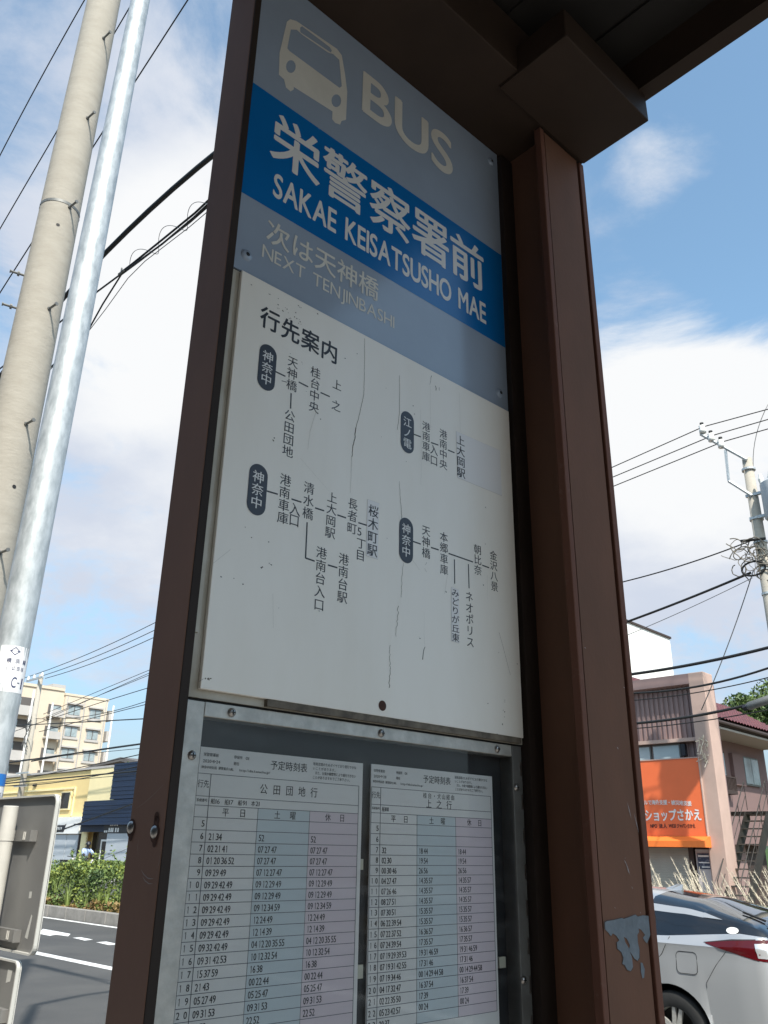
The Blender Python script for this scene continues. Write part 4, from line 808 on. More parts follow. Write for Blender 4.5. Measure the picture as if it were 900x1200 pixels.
for (x, y) in ((826, 505), (836.5, 514.5), (848, 522)):
    p0 = q(x, y); b = MB(); b.tube([p0 - np.array([0, 0, .14]), p0 - np.array([0, 0, .02]), p0, p0 + np.array([0, 0, .10]), p0 + np.array([0, 0, .12])], [.10, .10, .07, .10, .05], 12); io = b.build('insulator', M['ceramic'], rp, smooth=True)
    b = MB(); b.tube([p0 + np.array([0, 0, .12]), p0 + np.array([0, 0, .20])], .06, 8); b.build('insulator_cap', M['wire'], io)
tz = onc(893, 614, 23.)[1]; ta = onc(897, 600, 23.)[0] - .45
b = MB(); b.tube([S(ta, 22.9, tz), S(ta, 22.9, tz + .05), S(ta, 22.9, tz + 1.05), S(ta, 22.9, tz + 1.12)], [.40, .44, .44, .36], 20); tf = b.build('transformer', mat('transformer_grey', (.46, .48, .49), .5, var=.06), rp, autosmooth=40)
b = MB(); b.sbox(ap_ - .5, ap_ + .16, 22.86, 22.95, tz + .15, tz + .23); b.sbox(ap_ - .5, ap_ + .16, 22.86, 22.95, tz + .85, tz + .93); b.build('transformer_bracket', M['galv'], tf)
b = MB()
for da in (.35, .1): b.tube([S(ta + da, 22.75, tz + 1.1), S(ta + da, 22.75, tz + 1.22), S(ta + da, 22.75, tz + 1.38)], [.05, .08, .04], 8)
b.build('bushing', M['ceramic'], tf)
b = MB()
for i in range(30):
    c0 = q(random.uniform(875, 903), random.uniform(638, 668)); h_ = random.uniform(0, 6.283); pts = [c0]; tw = random.uniform(-.9, .9)
    for k_ in range(14): h_ += tw * .5 + random.uniform(-.35, .35); pts.append(pts[-1] + RD * math.cos(h_) * .062 + np.array([0, 0, math.sin(h_) * .062]) + RN * random.uniform(-.03, .03))
    b.tube(pts, random.choice((.008, .011, .016)), 5)
b.build('cable_tangle', mat('sun_bleached_cable', (.17, .15, .12), .7, var=.3, vscale=9), rp, smooth=True)
b = MB(); cc = q(886, 668); pts = [cc + (RD * math.cos(t) * .32 + np.array([0, 0, 1]) * math.sin(t) * .20) for t in np.linspace(0, 6.283, 24)]; b.tube(pts, .03, 6); b.tube([q(871, 636), q(900, 633)], .04, 6); b.build('cable_loop', M['wire'], rp, smooth=True)
b = MB()
for zz_ in (zp_ - .35, zp_ - 1.9, zp_ - 2.6, zp_ - 3.4, zp_ - 4.1): b.tube([S(ap_, 23., zz_ - .03), S(ap_, 23., zz_ + .03)], .19, 20)
b.build('steel_band', M['galv'], rp, smooth=False)

# ================================================================== FAR SIDE, LEFT: SHOPS AND APARTMENTS
FZ = ROAD_Z + .12
def ona(px, py, a):
    d = ray(px, py); t = a / d.dot(RD); q = CP + t * d
    return q.dot(RN), q[2]
M['yellow'] = mat('yellow_render', (.80, .62, .29), .85, var=.06, vscale=.5, bump=.05, bscale=9)
M['yellow2'] = mat('pale_yellow_render', (.88, .76, .44), .85, var=.04, vscale=.6)
M['navy'] = mat('navy_siding', (.010, .024, .060), .5, var=.12, vscale=1.2)
M['dark_glass'] = mat('dark_window_glass', (.018, .020, .024), .08, spec=.6)
M['pale_glass'] = mat('curtained_window_glass', (.30, .36, .38), .12, var=.25, vscale=1.5, spec=.6)
M['white_wall'] = mat('white_render', (.78, .78, .76), .8, var=.03, vscale=.5)
M['grey_panel'] = mat('pale_grey_panel', (.42, .46, .50), .5, var=.05, vscale=1.)
M['greyroof'] = mat('grey_roofing', (.12, .11, .105), .8, var=.2, vscale=1)
M['apt'] = mat('cream_tile', (.60, .52, .41), .8, var=.06, vscale=.35)
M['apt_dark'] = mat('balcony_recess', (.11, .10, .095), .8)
M['apt_grey'] = mat('grey_balcony', (.45, .43, .41), .8, var=.06, vscale=.5)

ys = thing('yellow_shop', S(56, 26, FZ), 'two storey yellow shop with small upper window and white fascia, left of the navy shop', 'building')
b = MB(); b.sbox(49.98, 66, 26, 36, FZ, 5.82); b.sbox(46.72, 49.97, 25.93, 36, 3.95, 5.86); b.sbox(49.35, 49.97, 25.90, 25.999, FZ, 3.95); b.sbox(46.72, 49.97, 26.35, 36, FZ, 3.95); wl_ = b.build('wall', [M['yellow'], M['yellow2']], ys)
wl_.data.polygons.foreach_set('material_index', [0] * 6 + [1] * 6 + [1] * 6 + [0] * 6)
b = MB(); b.sbox(46.72, 66, 25.9, 36.1, 5.865, 5.99); b.build('roof_edge', M['apt_grey'], ys)
wf = MB(); wf.sbox(51.7, 54.1, 25.93, 25.999, 4.78, 4.9); wf.sbox(51.7, 51.82, 25.93, 25.999, 3.2, 4.78); wf.sbox(53.98, 66, 25.94, 25.999, 4.78, 4.9); wf.build('trim', M['yellow2'], ys)
b = MB(); b.sbox(52.1, 53.4, 25.9, 25.99, 3.55, 4.66); w_ = b.build('window', M['yellow2'], ys); b = MB(); b.sbox(52.22, 53.28, 25.885, 25.8995, 3.65, 4.58); b.build('pane', M['dark_glass'], w_)
b = MB(); b.sbox(50.02, 66, 25.72, 25.99, 2.16, 3.12); sb_ = b.build('sign_fascia', M['white_wall'], ys)
b = MB(); f_ = lambda x, y: S(51.70 + (1 - x) * 1.60, 25.70, 2.26 + y * .48)
b.add([f_(0, 1), f_(.12, .82), f_(.88, .82), f_(1, 1), f_(.86, 0), f_(.14, 0)], [tuple(range(6))]); em = b.build('emblem', M['ink'], sb_)
b = MB(); f2_ = lambda x, y: S(51.70 + (1 - x) * 1.60, 25.69, 2.26 + y * .48)
for i in range(4): b.add([f2_(.28 + i * .12, .25), f2_(.34 + i * .12, .25), f2_(.34 + i * .12, .58), f2_(.28 + i * .12, .58)], [(0, 1, 2, 3)])
b.build('emblem_mark', M['white_wall'], em)
b = MB()
for i in range(8): b.sbox(50.25 + i * 1.5, 51.68 + i * 1.5, 25.86, 25.95, FZ + .1, 2.12)
b.build('shop_front', M['grey_panel'], ys)
b = MB(); b.sbox(49.99, 50.24, 25.9, 25.98, FZ, 2.15); b.build('dark_jamb', M['brown_dark'], ys)
b = MB(); b.tube([S(57.3, 25.95, 5.2), S(57.7, 25.95, 5.2)], .09, 8); b.build('vent', M['dark_glass'], ys)

ns_ = thing('navy_shop', S(45, 26, FZ), 'navy clad shop front with white framed glass door, right of the yellow shop', 'building')
b = MB(); z = 2.26
while z < 4.0: b.sbox(38, 49.7, 25.62 + .02 * (int(z * 10) % 2), 25.92, z, min(z + .105, 3.98)); z += .11
while z < 6.0: b.sbox(38, 46.68, 25.62 + .02 * (int(z * 10) % 2), 25.92, z, z + .105); z += .11
b.sbox(38, 46.68, 25.93, 36, FZ, 6.05)
b.build('wall', M['navy'], ns_)
b = MB(); b.sbox(38, 49.75, 25.2, 25.62, 2.62, 2.70); b.build('canopy', M['navy'], ns_)
b = MB(); b.sbox(46.70, 49.3, 26.30, 26.345, FZ, 2.25); b.build('entrance_glass', M['dark_glass'], ns_)
b = MB(); b.sbox(38, 46.2, 25.5, 25.9, FZ, 2.18); b.build('grey_panel', M['grey_panel'], ns_)
b = MB()
for a0 in (46.3, 47.15): b.sbox(a0, a0 + .12, 25.75, 25.82, FZ, 1.85)
b.sbox(46.42, 47.15, 25.75, 25.82, 1.75, 1.85); b.sbox(46.42, 47.15, 25.75, 25.82, FZ, FZ + .2); dr = b.build('door', M['white_wall'], ns_)
b = MB(); b.sbox(46.42, 47.15, 25.77, 25.79, FZ + .2, 1.75); b.build('pane', M['dark_glass'], dr)
b = MB()
for i, x in enumerate((46.5, 46.28, 46.02, 45.8, 45.62, 45.3, 45.05)): b.sbox(x - .14, x, 25.44, 25.45, 2.24 if i > 1 else 2.22, 2.46 if i > 1 else 2.32)
for i, x in enumerate((45.9, 45.7, 45.45, 45.2)): b.sbox(x - .14, x, 25.44, 25.45, 2.56, 2.68)
b.build('sign_marks', M['white_wall'], ns_)
b = MB(); b.sbox(38, 46.6, 25.45, 25.6, 2.2, 2.72); b.build('sign_box', M['ink'], ns_)
gh = thing('grey_roofed_house', S(47, 37, FZ), 'low house with dark grey gable roof peeking over the yellow shop', 'building')
b = MB(); b.sbox(44, 56, 37, 46, FZ, 6.6); b.build('wall', M['apt_grey'], gh)
zr_ = lambda x, y: onc(x, y, 37.)
r0, r1 = zr_(112, 899), zr_(146, 889.5)
b = MB(); b.prism([(r0[0] + 3, r0[1] - .25), (r0[0], r0[1] + .12), (r1[0], r1[1] + .12), (r1[0] - 9, r1[1] - 1.4), (r1[0] - 9, r1[1] - 1.7), (r1[0], r1[1] - .2)], lambda x, y: S(x, 36.6, y), lambda x, y: S(x, 46.4, y)); b.build('roof', M['greyroof'], gh); 

AA = 105.
ab = thing('apartment_building', S(AA, 48, FZ), 'cream apartment block with grey balconies far behind the yellow shop', 'building')
az_ = lambda x, y: ona(x / 5.625, 780 + y / 5.625, AA)
cR, ztop = az_(715, 235); cL, _ = az_(150, 160); cM, _ = az_(435, 195); cN, _ = az_(345, 190)
FR = lambda c, a, z: S(a, c, z)
cl2 = cL - 14
b = MB(); b.fbox(FR, cM, cR, AA, AA + 16, FZ, ztop); b.fbox(FR, cl2, cM, AA + .35, AA + 16, FZ, ztop + .5); b.build('wall', M['apt'], ab)
b = MB(); b.fbox(FR, cM - .1, cR + .1, AA - .08, AA + 16, ztop + .001, ztop + .28); b.fbox(FR, cl2, cM - .11, AA + .2, AA + 16, ztop + .501, ztop + .85); b.build('parapet', M['apt'], ab)
zr0 = az_(490, 300)[1]; pitch = (az_(490, 300)[1] - az_(462, 440)[1])
for fl in range(6):
    dz = -fl * pitch
    for (x0, y0, x1, y1) in ((455, 262, 520, 330), (596, 290, 655, 352)):
        c0, z1 = az_(x0, y0); c1, z0 = az_(x1, y1)
        b = MB(); b.fbox(FR, c0 - .25, c1 + .25, AA - .12, AA + .02, z0 - .35 + dz, z0 - .1 + dz); b.fbox(FR, c0 - .3, c1 + .3, AA - .35, AA + .02, z1 + .15 + dz, z1 + .35 + dz); b.fbox(FR, c0 - .12, c1 + .12, AA - .06, AA + .02, z0 - .1 + dz, z1 + .1 + dz); wf_ = b.build('window', M['apt_grey'], ab)
        b = MB(); b.fbox(FR, c0, c1, AA - .10, AA - .061, z0 + dz, z1 + dz); b.build('pane', M['pale_glass'], wf_)
        b = MB(); b.fbox(FR, (c0 + c1) / 2 - .05, (c0 + c1) / 2 + .05, AA - .12, AA - .101, z0 + dz, z1 + dz); b.build('mullion', M['apt_dark'], wf_)
    # recessed balconies on the left part
    for (x0, x1, y0, y1) in ((330, 400, 250, 318), (60, 225, 190, 300)):
        c0, z1 = az_(x0, y0); c1, z0 = az_(x1, y1 + (x1 - x0) * .1)
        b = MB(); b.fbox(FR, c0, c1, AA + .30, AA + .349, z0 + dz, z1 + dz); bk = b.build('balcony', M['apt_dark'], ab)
        b = MB(); b.fbox(FR, c0 - .1, c1 + .1, AA - .7, AA - .6, z0 - .4 + dz, z0 + (z1 - z0) * .40 + dz); b.fbox(FR, c0 - .1, c1 + .1, AA - .6, AA + .34, z0 - .4 + dz, z0 - .2 + dz); b.build('parapet', M['apt_grey'], bk)
        b = MB(); b.fbox(FR, c0 + .3, c0 + 1.7, AA + .22, AA + .29, z0 + .4 + dz, z1 - .2 + dz); b.build('pane', M['pale_glass'], bk)
    c0, z0 = az_(716, 430); c1, _ = az_(748, 430)
    b = MB(); b.fbox(FR, c0, c1, AA + .5, AA + 4, z0 + pitch + dz - 1.3, z0 + pitch + dz); b.build('side_balcony', M['apt_grey'], ab)
for x0, y0, x1, y1 in ((208, 165, 112, 720), (330, 250, 255, 680), (760, 262, 707, 640), (685, 222, 640, 660), (545, 225, 500, 640), (432, 205, 372, 600)):
    c0, z0 = az_(x0, y0); b = MB(); b.tube([S(AA - .8 if x0 != 760 else AA + .4, c0, FZ), S(AA - .8 if x0 != 760 else AA + .4, c0, z0)], .13 if x0 in (208, 330, 760) else .06, 8); b.build('downpipe', M['white_wall'] if x0 in (208, 330, 760) else M['apt_grey'], ab)
b = MB(); c0, z0 = az_(345, 185); b.fbox(FR, c0, az_(430, 190)[0], AA + .2, AA + 5, ztop + .86, ztop + 1.25); b.build('roof_block', M['apt_grey'], ab)

# ================================================================== FAR SIDE, RIGHT
M['shop_brown'] = mat('mauve_brown_cladding', (.27, .185, .172), .6, var=.06, vscale=1.5)
M['shop_pink'] = mat('pink_beige_render', (.47, .335, .28), .75, var=.07, vscale=1.6)
M['mauve'] = mat('dusty_pink_wall', (.205, .135, .128), .8, var=.06, vscale=1.2)
M['shutter'] = mat('roller_shutter', (.36, .35, .31), .5, var=.06, vscale=3)
M['orange'] = mat('orange_sign_face', (.80, .165, .055), .45, var=.03, vscale=1.5)
M['orange2'] = mat('orange_awning_fabric', (.86, .20, .035), .55)
M['tile'] = mat('dark_red_tile', (.135, .040, .040), .35, var=.3, vscale=6)
M['dark_wood'] = mat('dark_brown_timber', (.045, .030, .026), .7)
M['stair'] = mat('rusty_dark_stair_steel', (.020, .017, .014), .6, var=.3, vscale=6)
bs = thing('corner_shop', S(12, 26, FZ), 'two storey mauve clad shop with pink corner pillar and roller shutter, behind the orange sign', 'building')
b = MB(); b.sbox(10.85, 24, 26.0, 26.38, FZ - .1, 6.6); b.sbox(13.2, 17.6, 26.38, 33, FZ - .1, 5.2); b.build('wall', M['shop_brown'], bs)
b = MB(); a = 11.40
while a < 20: b.sbox(a, a + .085, 25.955, 25.999, 4.95, 6.60); b.sbox(a, a + .085, 25.965, 25.999, 3.6, 4.84); a += .17
b.build('cladding_rib', M['shop_brown'], bs)
b = MB(); b.sbox(11.32, 24, 25.62, 26.2, 6.60, 6.92); b.build('parapet', M['shop_brown'], bs)
b = MB(); b.sbox(10.83, 11.33, 25.62, 26.3, FZ - .1, 6.93); b.build('pillar', M['shop_pink'], bs, bevel=.02)
b = MB(); b.sbox(11.34, 24, 25.72, 25.99, 4.86, 4.97); b.build('sill_band', M['shop_pink'], bs)
for a0 in (11.98, 12.98, 13.98): 
    b = MB(); b.sbox(a0, a0 + .94, 25.90, 25.96, 3.4, 4.84); w_ = b.build('window', M['alu_dull'], bs); b = MB(); b.sbox(a0 + .04, a0 + .90, 25.885, 25.8995, 3.44, 4.79); b.build('pane', mat('pale_blue_blind', (.42, .50, .52), .4, var=.06, vscale=2), w_)
b = MB(); b.sbox(11.78, 11.92, 25.80, 25.94, 4.45, 4.80); b.build('wall_lamp', M['ink'], bs)
b = MB(); z = FZ - .1
while z < 1.74: b.sbox(12.05, 19, 25.86 + .0, 25.93, z, z + .052); b.sbox(12.05, 19, 25.88, 25.93, z + .0521, z + .0699); z += .07
b.build('roller_shutter', M['shutter'], bs)
b = MB(); b.sbox(11.90, 12.05, 25.80, 25.999, FZ - .1, 1.80); b.build('shutter_jamb', M['dark_wood'], bs)
b = MB(); b.sbox(11.34, 11.86, 25.86, 25.95, FZ - .1, 1.74); dr = b.build('door', M['white_wall'] if False else mat('pale_mauve_door', (.52, .47, .46), .6), bs)
b = MB(); b.sbox(11.345, 11.42, 25.80, 25.855, FZ, 1.74); b.build('door_frame', M['shop_pink'], dr)
po = thing('wall_poster', S(11.6, 25.85, 1.4), 'dark blue notice poster fixed on the pale door under the orange awning', 'poster')
b = MB(); b.sbox(11.42, 11.81, 25.84, 25.857, 1.20, 1.63); b.build('sheet', mat('poster_blue', (.035, .045, .085), .5, col2=(.16, .17, .22), vscale=14, thr=(.5, .6)), po)
b = MB(); b.sbox(11.45, 11.78, 25.836, 25.8395, 1.36, 1.39); b.sbox(11.45, 11.70, 25.836, 25.8395, 1.24, 1.27); b.sbox(11.45, 11.78, 25.836, 25.8395, 1.53, 1.58); b.build('white_line', M['white_wall'], po)
# vine / bracket debris on the pillar
vn = MB()
for i in range(30):
    p0 = S(10.95 + random.uniform(0, .25), 25.58, 4.55 + random.uniform(-.35, .35)); vn.tube([p0, p0 + np.array([random.uniform(-.2, .2), random.uniform(-.1, .1), random.uniform(-.25, .25)])], .012, 4)
o = vn.build('dry_vine', M['plume'], loc=S(11.05, 25.58, 4.5)); tag(o, 'dried vine twigs clinging to the pink pillar beside the blue windows', 'vine')
# orange sign
SGA = 11.29
os_ = thing('shop_sign', S(14, 25.6, 2.08), 'large orange shop sign with white lettering above a slim orange awning', 'sign')
b = MB(); b.sbox(SGA, 17.5, 25.55, 25.70, 2.10, 4.33); b.build('panel', M['orange'], os_)
b = MB(); b.sbox(SGA - .03, SGA, 25.53, 25.70, 2.08, 4.36); b.sbox(SGA, 17.5, 25.53, 25.70, 4.3301, 4.36); b.build('frame', M['shop_pink'], os_)
b = MB(); b.prism([(25.70, 2.095), (25.53, 2.095), (25.20, 1.96), (25.20, 1.79), (25.70, 1.79)], lambda c, z: S(SGA - .06, c, z), lambda c, z: S(17.5, c, z)); b.build('awning', M['orange2'], os_)
sf = lambda a, z: S(a, 25.545, z)
def arow(mb, s, a0, a1, z, ew, eh, bold, dz=None):
    n = len(s)
    for i, ch in enumerate(s):
        t = i / (n - 1); aa = a0 + (a1 - a0) * t; zz_ = z + (dz(t) if dz else 0)
        put(mb, ch, lambda x, y: S(-x, 25.544, y), (-aa, zz_), ew, eh, bold, 3)
b = MB(); arow(b, 'リサイクルで海外支援・被災地支援', 13.66, 11.72, 3.03, .135, .15, .022, lambda t: .05 - .10 * (t - .35) ** 2 * 1.4); arow(b, 'WEショップさかえ', 13.62, 11.52, 2.70, .265, .36, .035); b.build('lettering', M['white_ink'], os_)
b = MB(); arow(b, '法人', 12.72, 12.58, 2.39, .135, .14, .03); arow(b, 'ジャパンさかえ', 12.16, 11.66, 2.39, .085, .13, .03)
for s, a0, a1 in (('NPO', 13.06, 12.84), ('WE21', 12.46, 12.24)): word(b, s, lambda x, y: S(-x, 25.544, y), -a0, -a1, 2.34, 2.44, .02, 3)
b.build('small_lettering', M['ink'], os_)
# house behind the pillar: side wall runs away from the road
HA = 12.75
hs = thing('tiled_house', S(12.2, 31, FZ), 'old dusty pink house with dark red tiled roof and deep eaves', 'building')
h = lambda x, y: ona(780 + x / 6, 760 + y / 6, HA)
ea = 11.48; e0 = ona(836, 838, ea); e1 = ona(900, 858, ea); ze = (e0[1] + e1[1]) / 2; print('EAVE', e0, e1)
b = MB(); b.fbox(FR, 26.4, 35, HA, HA + .9, 1.95, ze + .2); b.build('wall', M['mauve'], hs)
b = MB(); b.fbox(FR, 26.4, 35, HA + .5, HA + .9, FZ - .1, 1.949); b.build('lower_wall', M['dark_wood'], hs)
def tiles(fr, c0, c1, a0, z0, a1, z1, nc, nr):
    mb = MB(); V = {}
    k = nc * 6
    for r_ in range(nr):
        for end in (0, 1):
            t = (r_ + end) / nr; lift = .045 if end == 0 else 0.0
            for i in range(k + 1):
                c = c0 + (c1 - c0) * i / k; w_ = abs(math.sin(math.pi * i / 6)) * .055
                V[(r_, end, i)] = len(mb.v); mb.v.append(tuple(fr(c, a0 + (a1 - a0) * t, z0 + (z1 - z0) * t + lift + w_)))
        for i in range(k): mb.f.append((V[(r_, 0, i)], V[(r_, 0, i + 1)], V[(r_, 1, i + 1)], V[(r_, 1, i)])); mb.mi.append(0)
        if r_:
            for i in range(k): mb.f.append((V[(r_ - 1, 1, i)], V[(r_ - 1, 1, i + 1)], V[(r_, 0, i + 1)], V[(r_, 0, i)])); mb.mi.append(0)
    return mb
tb = tiles(FR, 26.42, 35.2, ea, ze - .05, ea + 2.6, ze + 1.5, 34, 12); tb.build('roof', M['tile'], hs)
b = MB(); b.prism([(ea + .02, ze - .24), (ea + .02, ze - .07), (ea + 2.6, ze + 1.45), (ea + 5.4, ze - .1), (ea + 5.4, ze - .3)], lambda a_, z_: S(a_, 26.45, z_), lambda a_, z_: S(a_, 35.1, z_)); b.build('roof_underside', M['dark_wood'], hs)
b = MB(); b.tube([S(ea - .04, 26.42, ze - .14), S(ea - .04, 35.2, ze - .18)], .06, 8); b.build('gutter', M['dark_wood'], hs)
b = MB(); b.fbox(FR, 26.45, 35, ea + .06, HA - .001, ze - .34, ze - .27); b.build('eave_soffit', mat('pale_soffit', (.40, .37, .33), .8), hs)
for (x0, y0, x1, y1, sl_) in ((350, 728, 412, 893, 1), (528, 768, 655, 965, 1)):
    c0, z1 = h(x0, y0); c1, z0 = h(x1, y1)
    b = MB(); b.fbox(FR, c0 - .05, c1 + .05, HA - .08, HA - .001, z0 - .06, z1 + .06); w_ = b.build('window', M['dark_wood'] if x0 < 400 else M['alu_dull'], hs)
    b = MB(); b.fbox(FR, c0 + .02, (c0 + c1) / 2 - .03, HA - .10, HA - .081, z0, z1); b.fbox(FR, (c0 + c1) / 2 + .03, c1 - .02, HA - .095, HA - .081, z0, z1); b.build('pane', M['pale_glass'], w_)
c0, z1 = h(440, 735); c1, z0 = h(545, 970); b = MB(); b.fbox(FR, c0, c1, HA - .14, HA - .001, z0, z1); b.build('shutter_box', M['mauve'], hs)
c0, z1 = h(365, 895); c1, z0 = h(450, 1020); b = MB(); b.fbox(FR, c0, c1, HA - .30, HA - .26, z0, z0 + .08); b.fbox(FR, c0, c1, HA - .30, HA - .26, z1 - .05, z1)
k = c0
while k < c1: b.fbox(FR, k, k + .03, HA - .295, HA - .265, z0, z1); k += .12
b.fbox(FR, c0, c1, HA - .30, HA - .001, z0 - .05, z0); b.build('window_rail', M['dark_wood'], hs)
for x in (640, 712): c0, _ = h(x, 700); b = MB(); b.fbox(FR, c0 - .09, c0 + .09, ea + .22, ea + .36, FZ, ze - .35); b.build('timber_post', mat('brown_timber', (.16, .085, .06), .7, var=.2) if x == 712 else M['dark_wood'], hs)
# outside stair
st_ = thing('outside_stair', S(10.7, 26, FZ), 'dark rusty steel stair with open treads and thin handrails up to the tiled house', 'stair')
NS_ = 13
b = MB()
for i in range(NS_):
    t = i / (NS_ - 1); c = 25.0 + 2.7 * t; z = FZ + .15 + 2.72 * t; b.sbox(10.30, 10.92, c, c + .24, z, z + .035)
b.build('tread', mat('worn_stair_tread', (.075, .065, .055), .7, var=.3), st_)
for a_ in (10.27, 10.93):
    b = MB(); q = [(25.0, FZ - .05), (25.28, FZ - .05), (27.98, FZ + 2.72), (27.98, FZ + 2.95), (27.7, FZ + 2.95), (25.0, FZ + .20)]; b.prism(q, lambda c, z: S(a_ - .02, c, z), lambda c, z: S(a_ + .02, c, z)); b.build('stringer', M['stair'], st_)
    b = MB(); b.tube([S(a_, 25.05, FZ + 1.0), S(a_, 27.9, FZ + 3.85)], .015, 6); b.tube([S(a_, 25.05, FZ + .6), S(a_, 27.9, FZ + 3.45)], .010, 6)
    for t in (0, .25, .5, .75, 1): b.tube([S(a_, 25.05 + 2.85 * t, FZ + .2 + 2.8 * t), S(a_, 25.05 + 2.85 * t, FZ + 1.0 + 2.85 * t)], .012, 6)
    b.build('handrail', M['stair'], st_)
b = MB(); b.sbox(10.25, 12.7, 27.7, 28.8, FZ + 2.86, FZ + 2.95); b.build('landing', M['stair'], st_)
wb = thing('white_building', S(18.4, 38, FZ), 'tall plain bright white building with thin dark roof edge, behind the mauve shop', 'building')
cw, zw = ona(784.5, 746, 18.4)
b = MB(); b.fbox(FR, cw - 12, cw, 18.4, 30, FZ, zw - .12); b.build('wall', M['white_wall'], wb); b = MB(); b.fbox(FR, cw - 12.1, cw + .05, 18.33, 30.1, zw - .12, zw - .02); b.build('roof_edge', M['dark_wood'], wb)

# ================================================================== FOLIAGE
def leaves(name, pts, size, mats, parent=None, loc=None, clump=1.2, flat=.0, seed=1):
    g = np.random.default_rng(seed); n = len(pts); pts = np.asarray(pts)
    d1 = g.normal(size=(n, 3)); d1 /= np.linalg.norm(d1, axis=1)[:, None]; d2 = g.normal(size=(n, 3)); d2 -= (d2 * d1).sum(1)[:, None] * d1; d2 /= np.linalg.norm(d2, axis=1)[:, None]
    s = size * g.uniform(.6, 1.35, n)[:, None]
    v = np.stack([pts - d1 * s, pts + d2 * s * .45, pts + d1 * s, pts - d2 * s * .45], 1).reshape(-1, 3)
    o0 = np.zeros(3)
    if parent is not None: o0 = np.array(parent.location)
    elif loc is not None: o0 = np.asarray(loc)
    me = bpy.data.meshes.new(name); me.from_pydata((v - o0).tolist(), [], [(4 * i, 4 * i + 1, 4 * i + 2, 4 * i + 3) for i in range(n)])
    for m in mats: me.materials.append(m)
    ph = np.sin(pts @ np.array([1.7, 2.3, 3.1]) / clump) + np.sin(pts @ np.array([-2.9, 1.3, 2.2]) / clump + 1.3) + g.normal(0, .7, n)
    idx = np.clip(((ph + 2.4) / 4.8 * len(mats)).astype(int), 0, len(mats) - 1); me.polygons.foreach_set('material_index', idx.tolist()); me.update()
    o = bpy.data.objects.new(name, me); COL.objects.link(o)
    if parent is not None: o.parent = parent
    else: o.location = o0
    return o
def hedgepts(a0, a1, c0, c1, z0, hfun, n, g):
    a = g.uniform(a0, a1, n); face = g.random(n); h = hfun(a)
    c = np.where(face < .55, c0 + np.abs(g.normal(0, .18, n)), g.uniform(c0, c1, n)); z = np.where(face < .55, z0 + (h) * g.random(n) ** .8, z0 + h - np.abs(g.normal(0, .12, n)))
    bulge = .16 * np.sin(a * 2.1) + .10 * np.sin(a * 5.3 + 1); c = c + np.where(face < .55, -bulge * (z - z0), 0)
    return a[:, None] * RD + c[:, None] * RN + np.stack([0 * a, 0 * a, z], 1)
g = np.random.default_rng(3)
hz0 = ROAD_Z + .2
hf = lambda a: .92 + .14 * np.sin(a * .9) + .12 * np.sin(a * 2.7 + 2) + .06 * np.sin(a * 7)
pts = hedgepts(14, 42, 11.75, 13.9, hz0, hf, 56000, g)
hd_ = leaves('hedge', pts, .050, [M['leaf_c'], M['leaf_b'], M['leaf_b'], M['leaf_a'], M['leaf_a']], loc=S(24, 12.8, hz0), clump=.8, seed=4); tag(hd_, 'dense sunlit green median hedge beyond the white road lines', 'hedge', kind='stuff')
# tall loose sprigs standing out of the hedge
pts = []
for i in range(150):
    a = g.uniform(15, 40); c = g.uniform(11.8, 13.8); base = S(a, c, hz0 + hf(np.array([a]))[0] - .2); lean = g.normal(0, .12, 3); L = g.uniform(.25, .62)
    for k in range(24): t = g.random(); pts.append(base + np.array([lean[0] * t, lean[1] * t, L * t]) + g.normal(0, .035, 3))
sg_ = leaves('hedge_sprigs', pts, .05, [M['leaf_b'], M['leaf_b'], M['leaf_a']], loc=S(24, 12.8, hz0 + .8), clump=.5, seed=5); tag(sg_, 'loose upright sprigs rising above the clipped median hedge', 'hedge', kind='stuff')
pts = hedgepts(14, 42, 11.55, 11.8, hz0, lambda a: .16 + .1 * np.sin(a * 1.9) + .06 * np.sin(a * 6), 5000, g)
dg_ = leaves('dry_weeds', pts, .055, [M['leaf_d'], M['leaf_d'], M['leaf_b']], loc=S(24, 11.65, hz0), clump=.6, seed=6); tag(dg_, 'low dry brown weeds along the foot of the median hedge', 'weeds', kind='stuff')
pts = hedgepts(-6, 13.5, 11.9, 13.9, hz0, lambda a: .42 + .12 * np.sin(a * 1.3), 9000, g)
dg_ = leaves('low_weeds', pts, .06, [M['leaf_c'], M['leaf_b'], M['leaf_a']], loc=S(4, 12.6, hz0), clump=.7, seed=8); tag(dg_, 'low green weeds on the median behind the silver car', 'weeds', kind='stuff')
def blades(mb, base, n, L, w, spread, g, lean=(0, 0), droop=.5):
    for i in range(n):
        an = g.uniform(0, 6.283); d = np.array([math.cos(an), math.sin(an), 0]); sp_ = g.uniform(.1, 1) * spread; l = L * g.uniform(.6, 1.1); sd = np.array([-d[1], d[0], 0]); p = []
        for k in range(5):
            t = k / 4; q = base + d * (sp_ * t ** 1.6 * l + .05) + np.array([lean[0], lean[1], 0]) * t ** 1.5 + np.array([0, 0, l * (t - droop * sp_ * t ** 2.4)]); ww = w * (1 - t) ** .6; p += [q - sd * ww, q + sd * ww]
        mb.add(p, [(2 * k, 2 * k + 1, 2 * k + 3, 2 * k + 2) for k in range(4)])
for i, (a, c) in enumerate(((22.9, 11.75), (21.2, 11.72), (18.6, 11.75))):
    base = S(a, c, hz0); mb = MB(); blades(mb, np.array(base), 70, .75 - .1 * i, .008, .6, g, droop=.6); o = mb.build('grass_tuft', M['grass'], loc=base); tag(o, ('tall arching grass tuft at the foot of the hedge near the road sign', 'second arching grass tuft at the foot of the hedge', 'small arching grass tuft at the hedge foot next to the brown post')[i], 'grass')
mb = MB(); gg = np.random.default_rng(77)
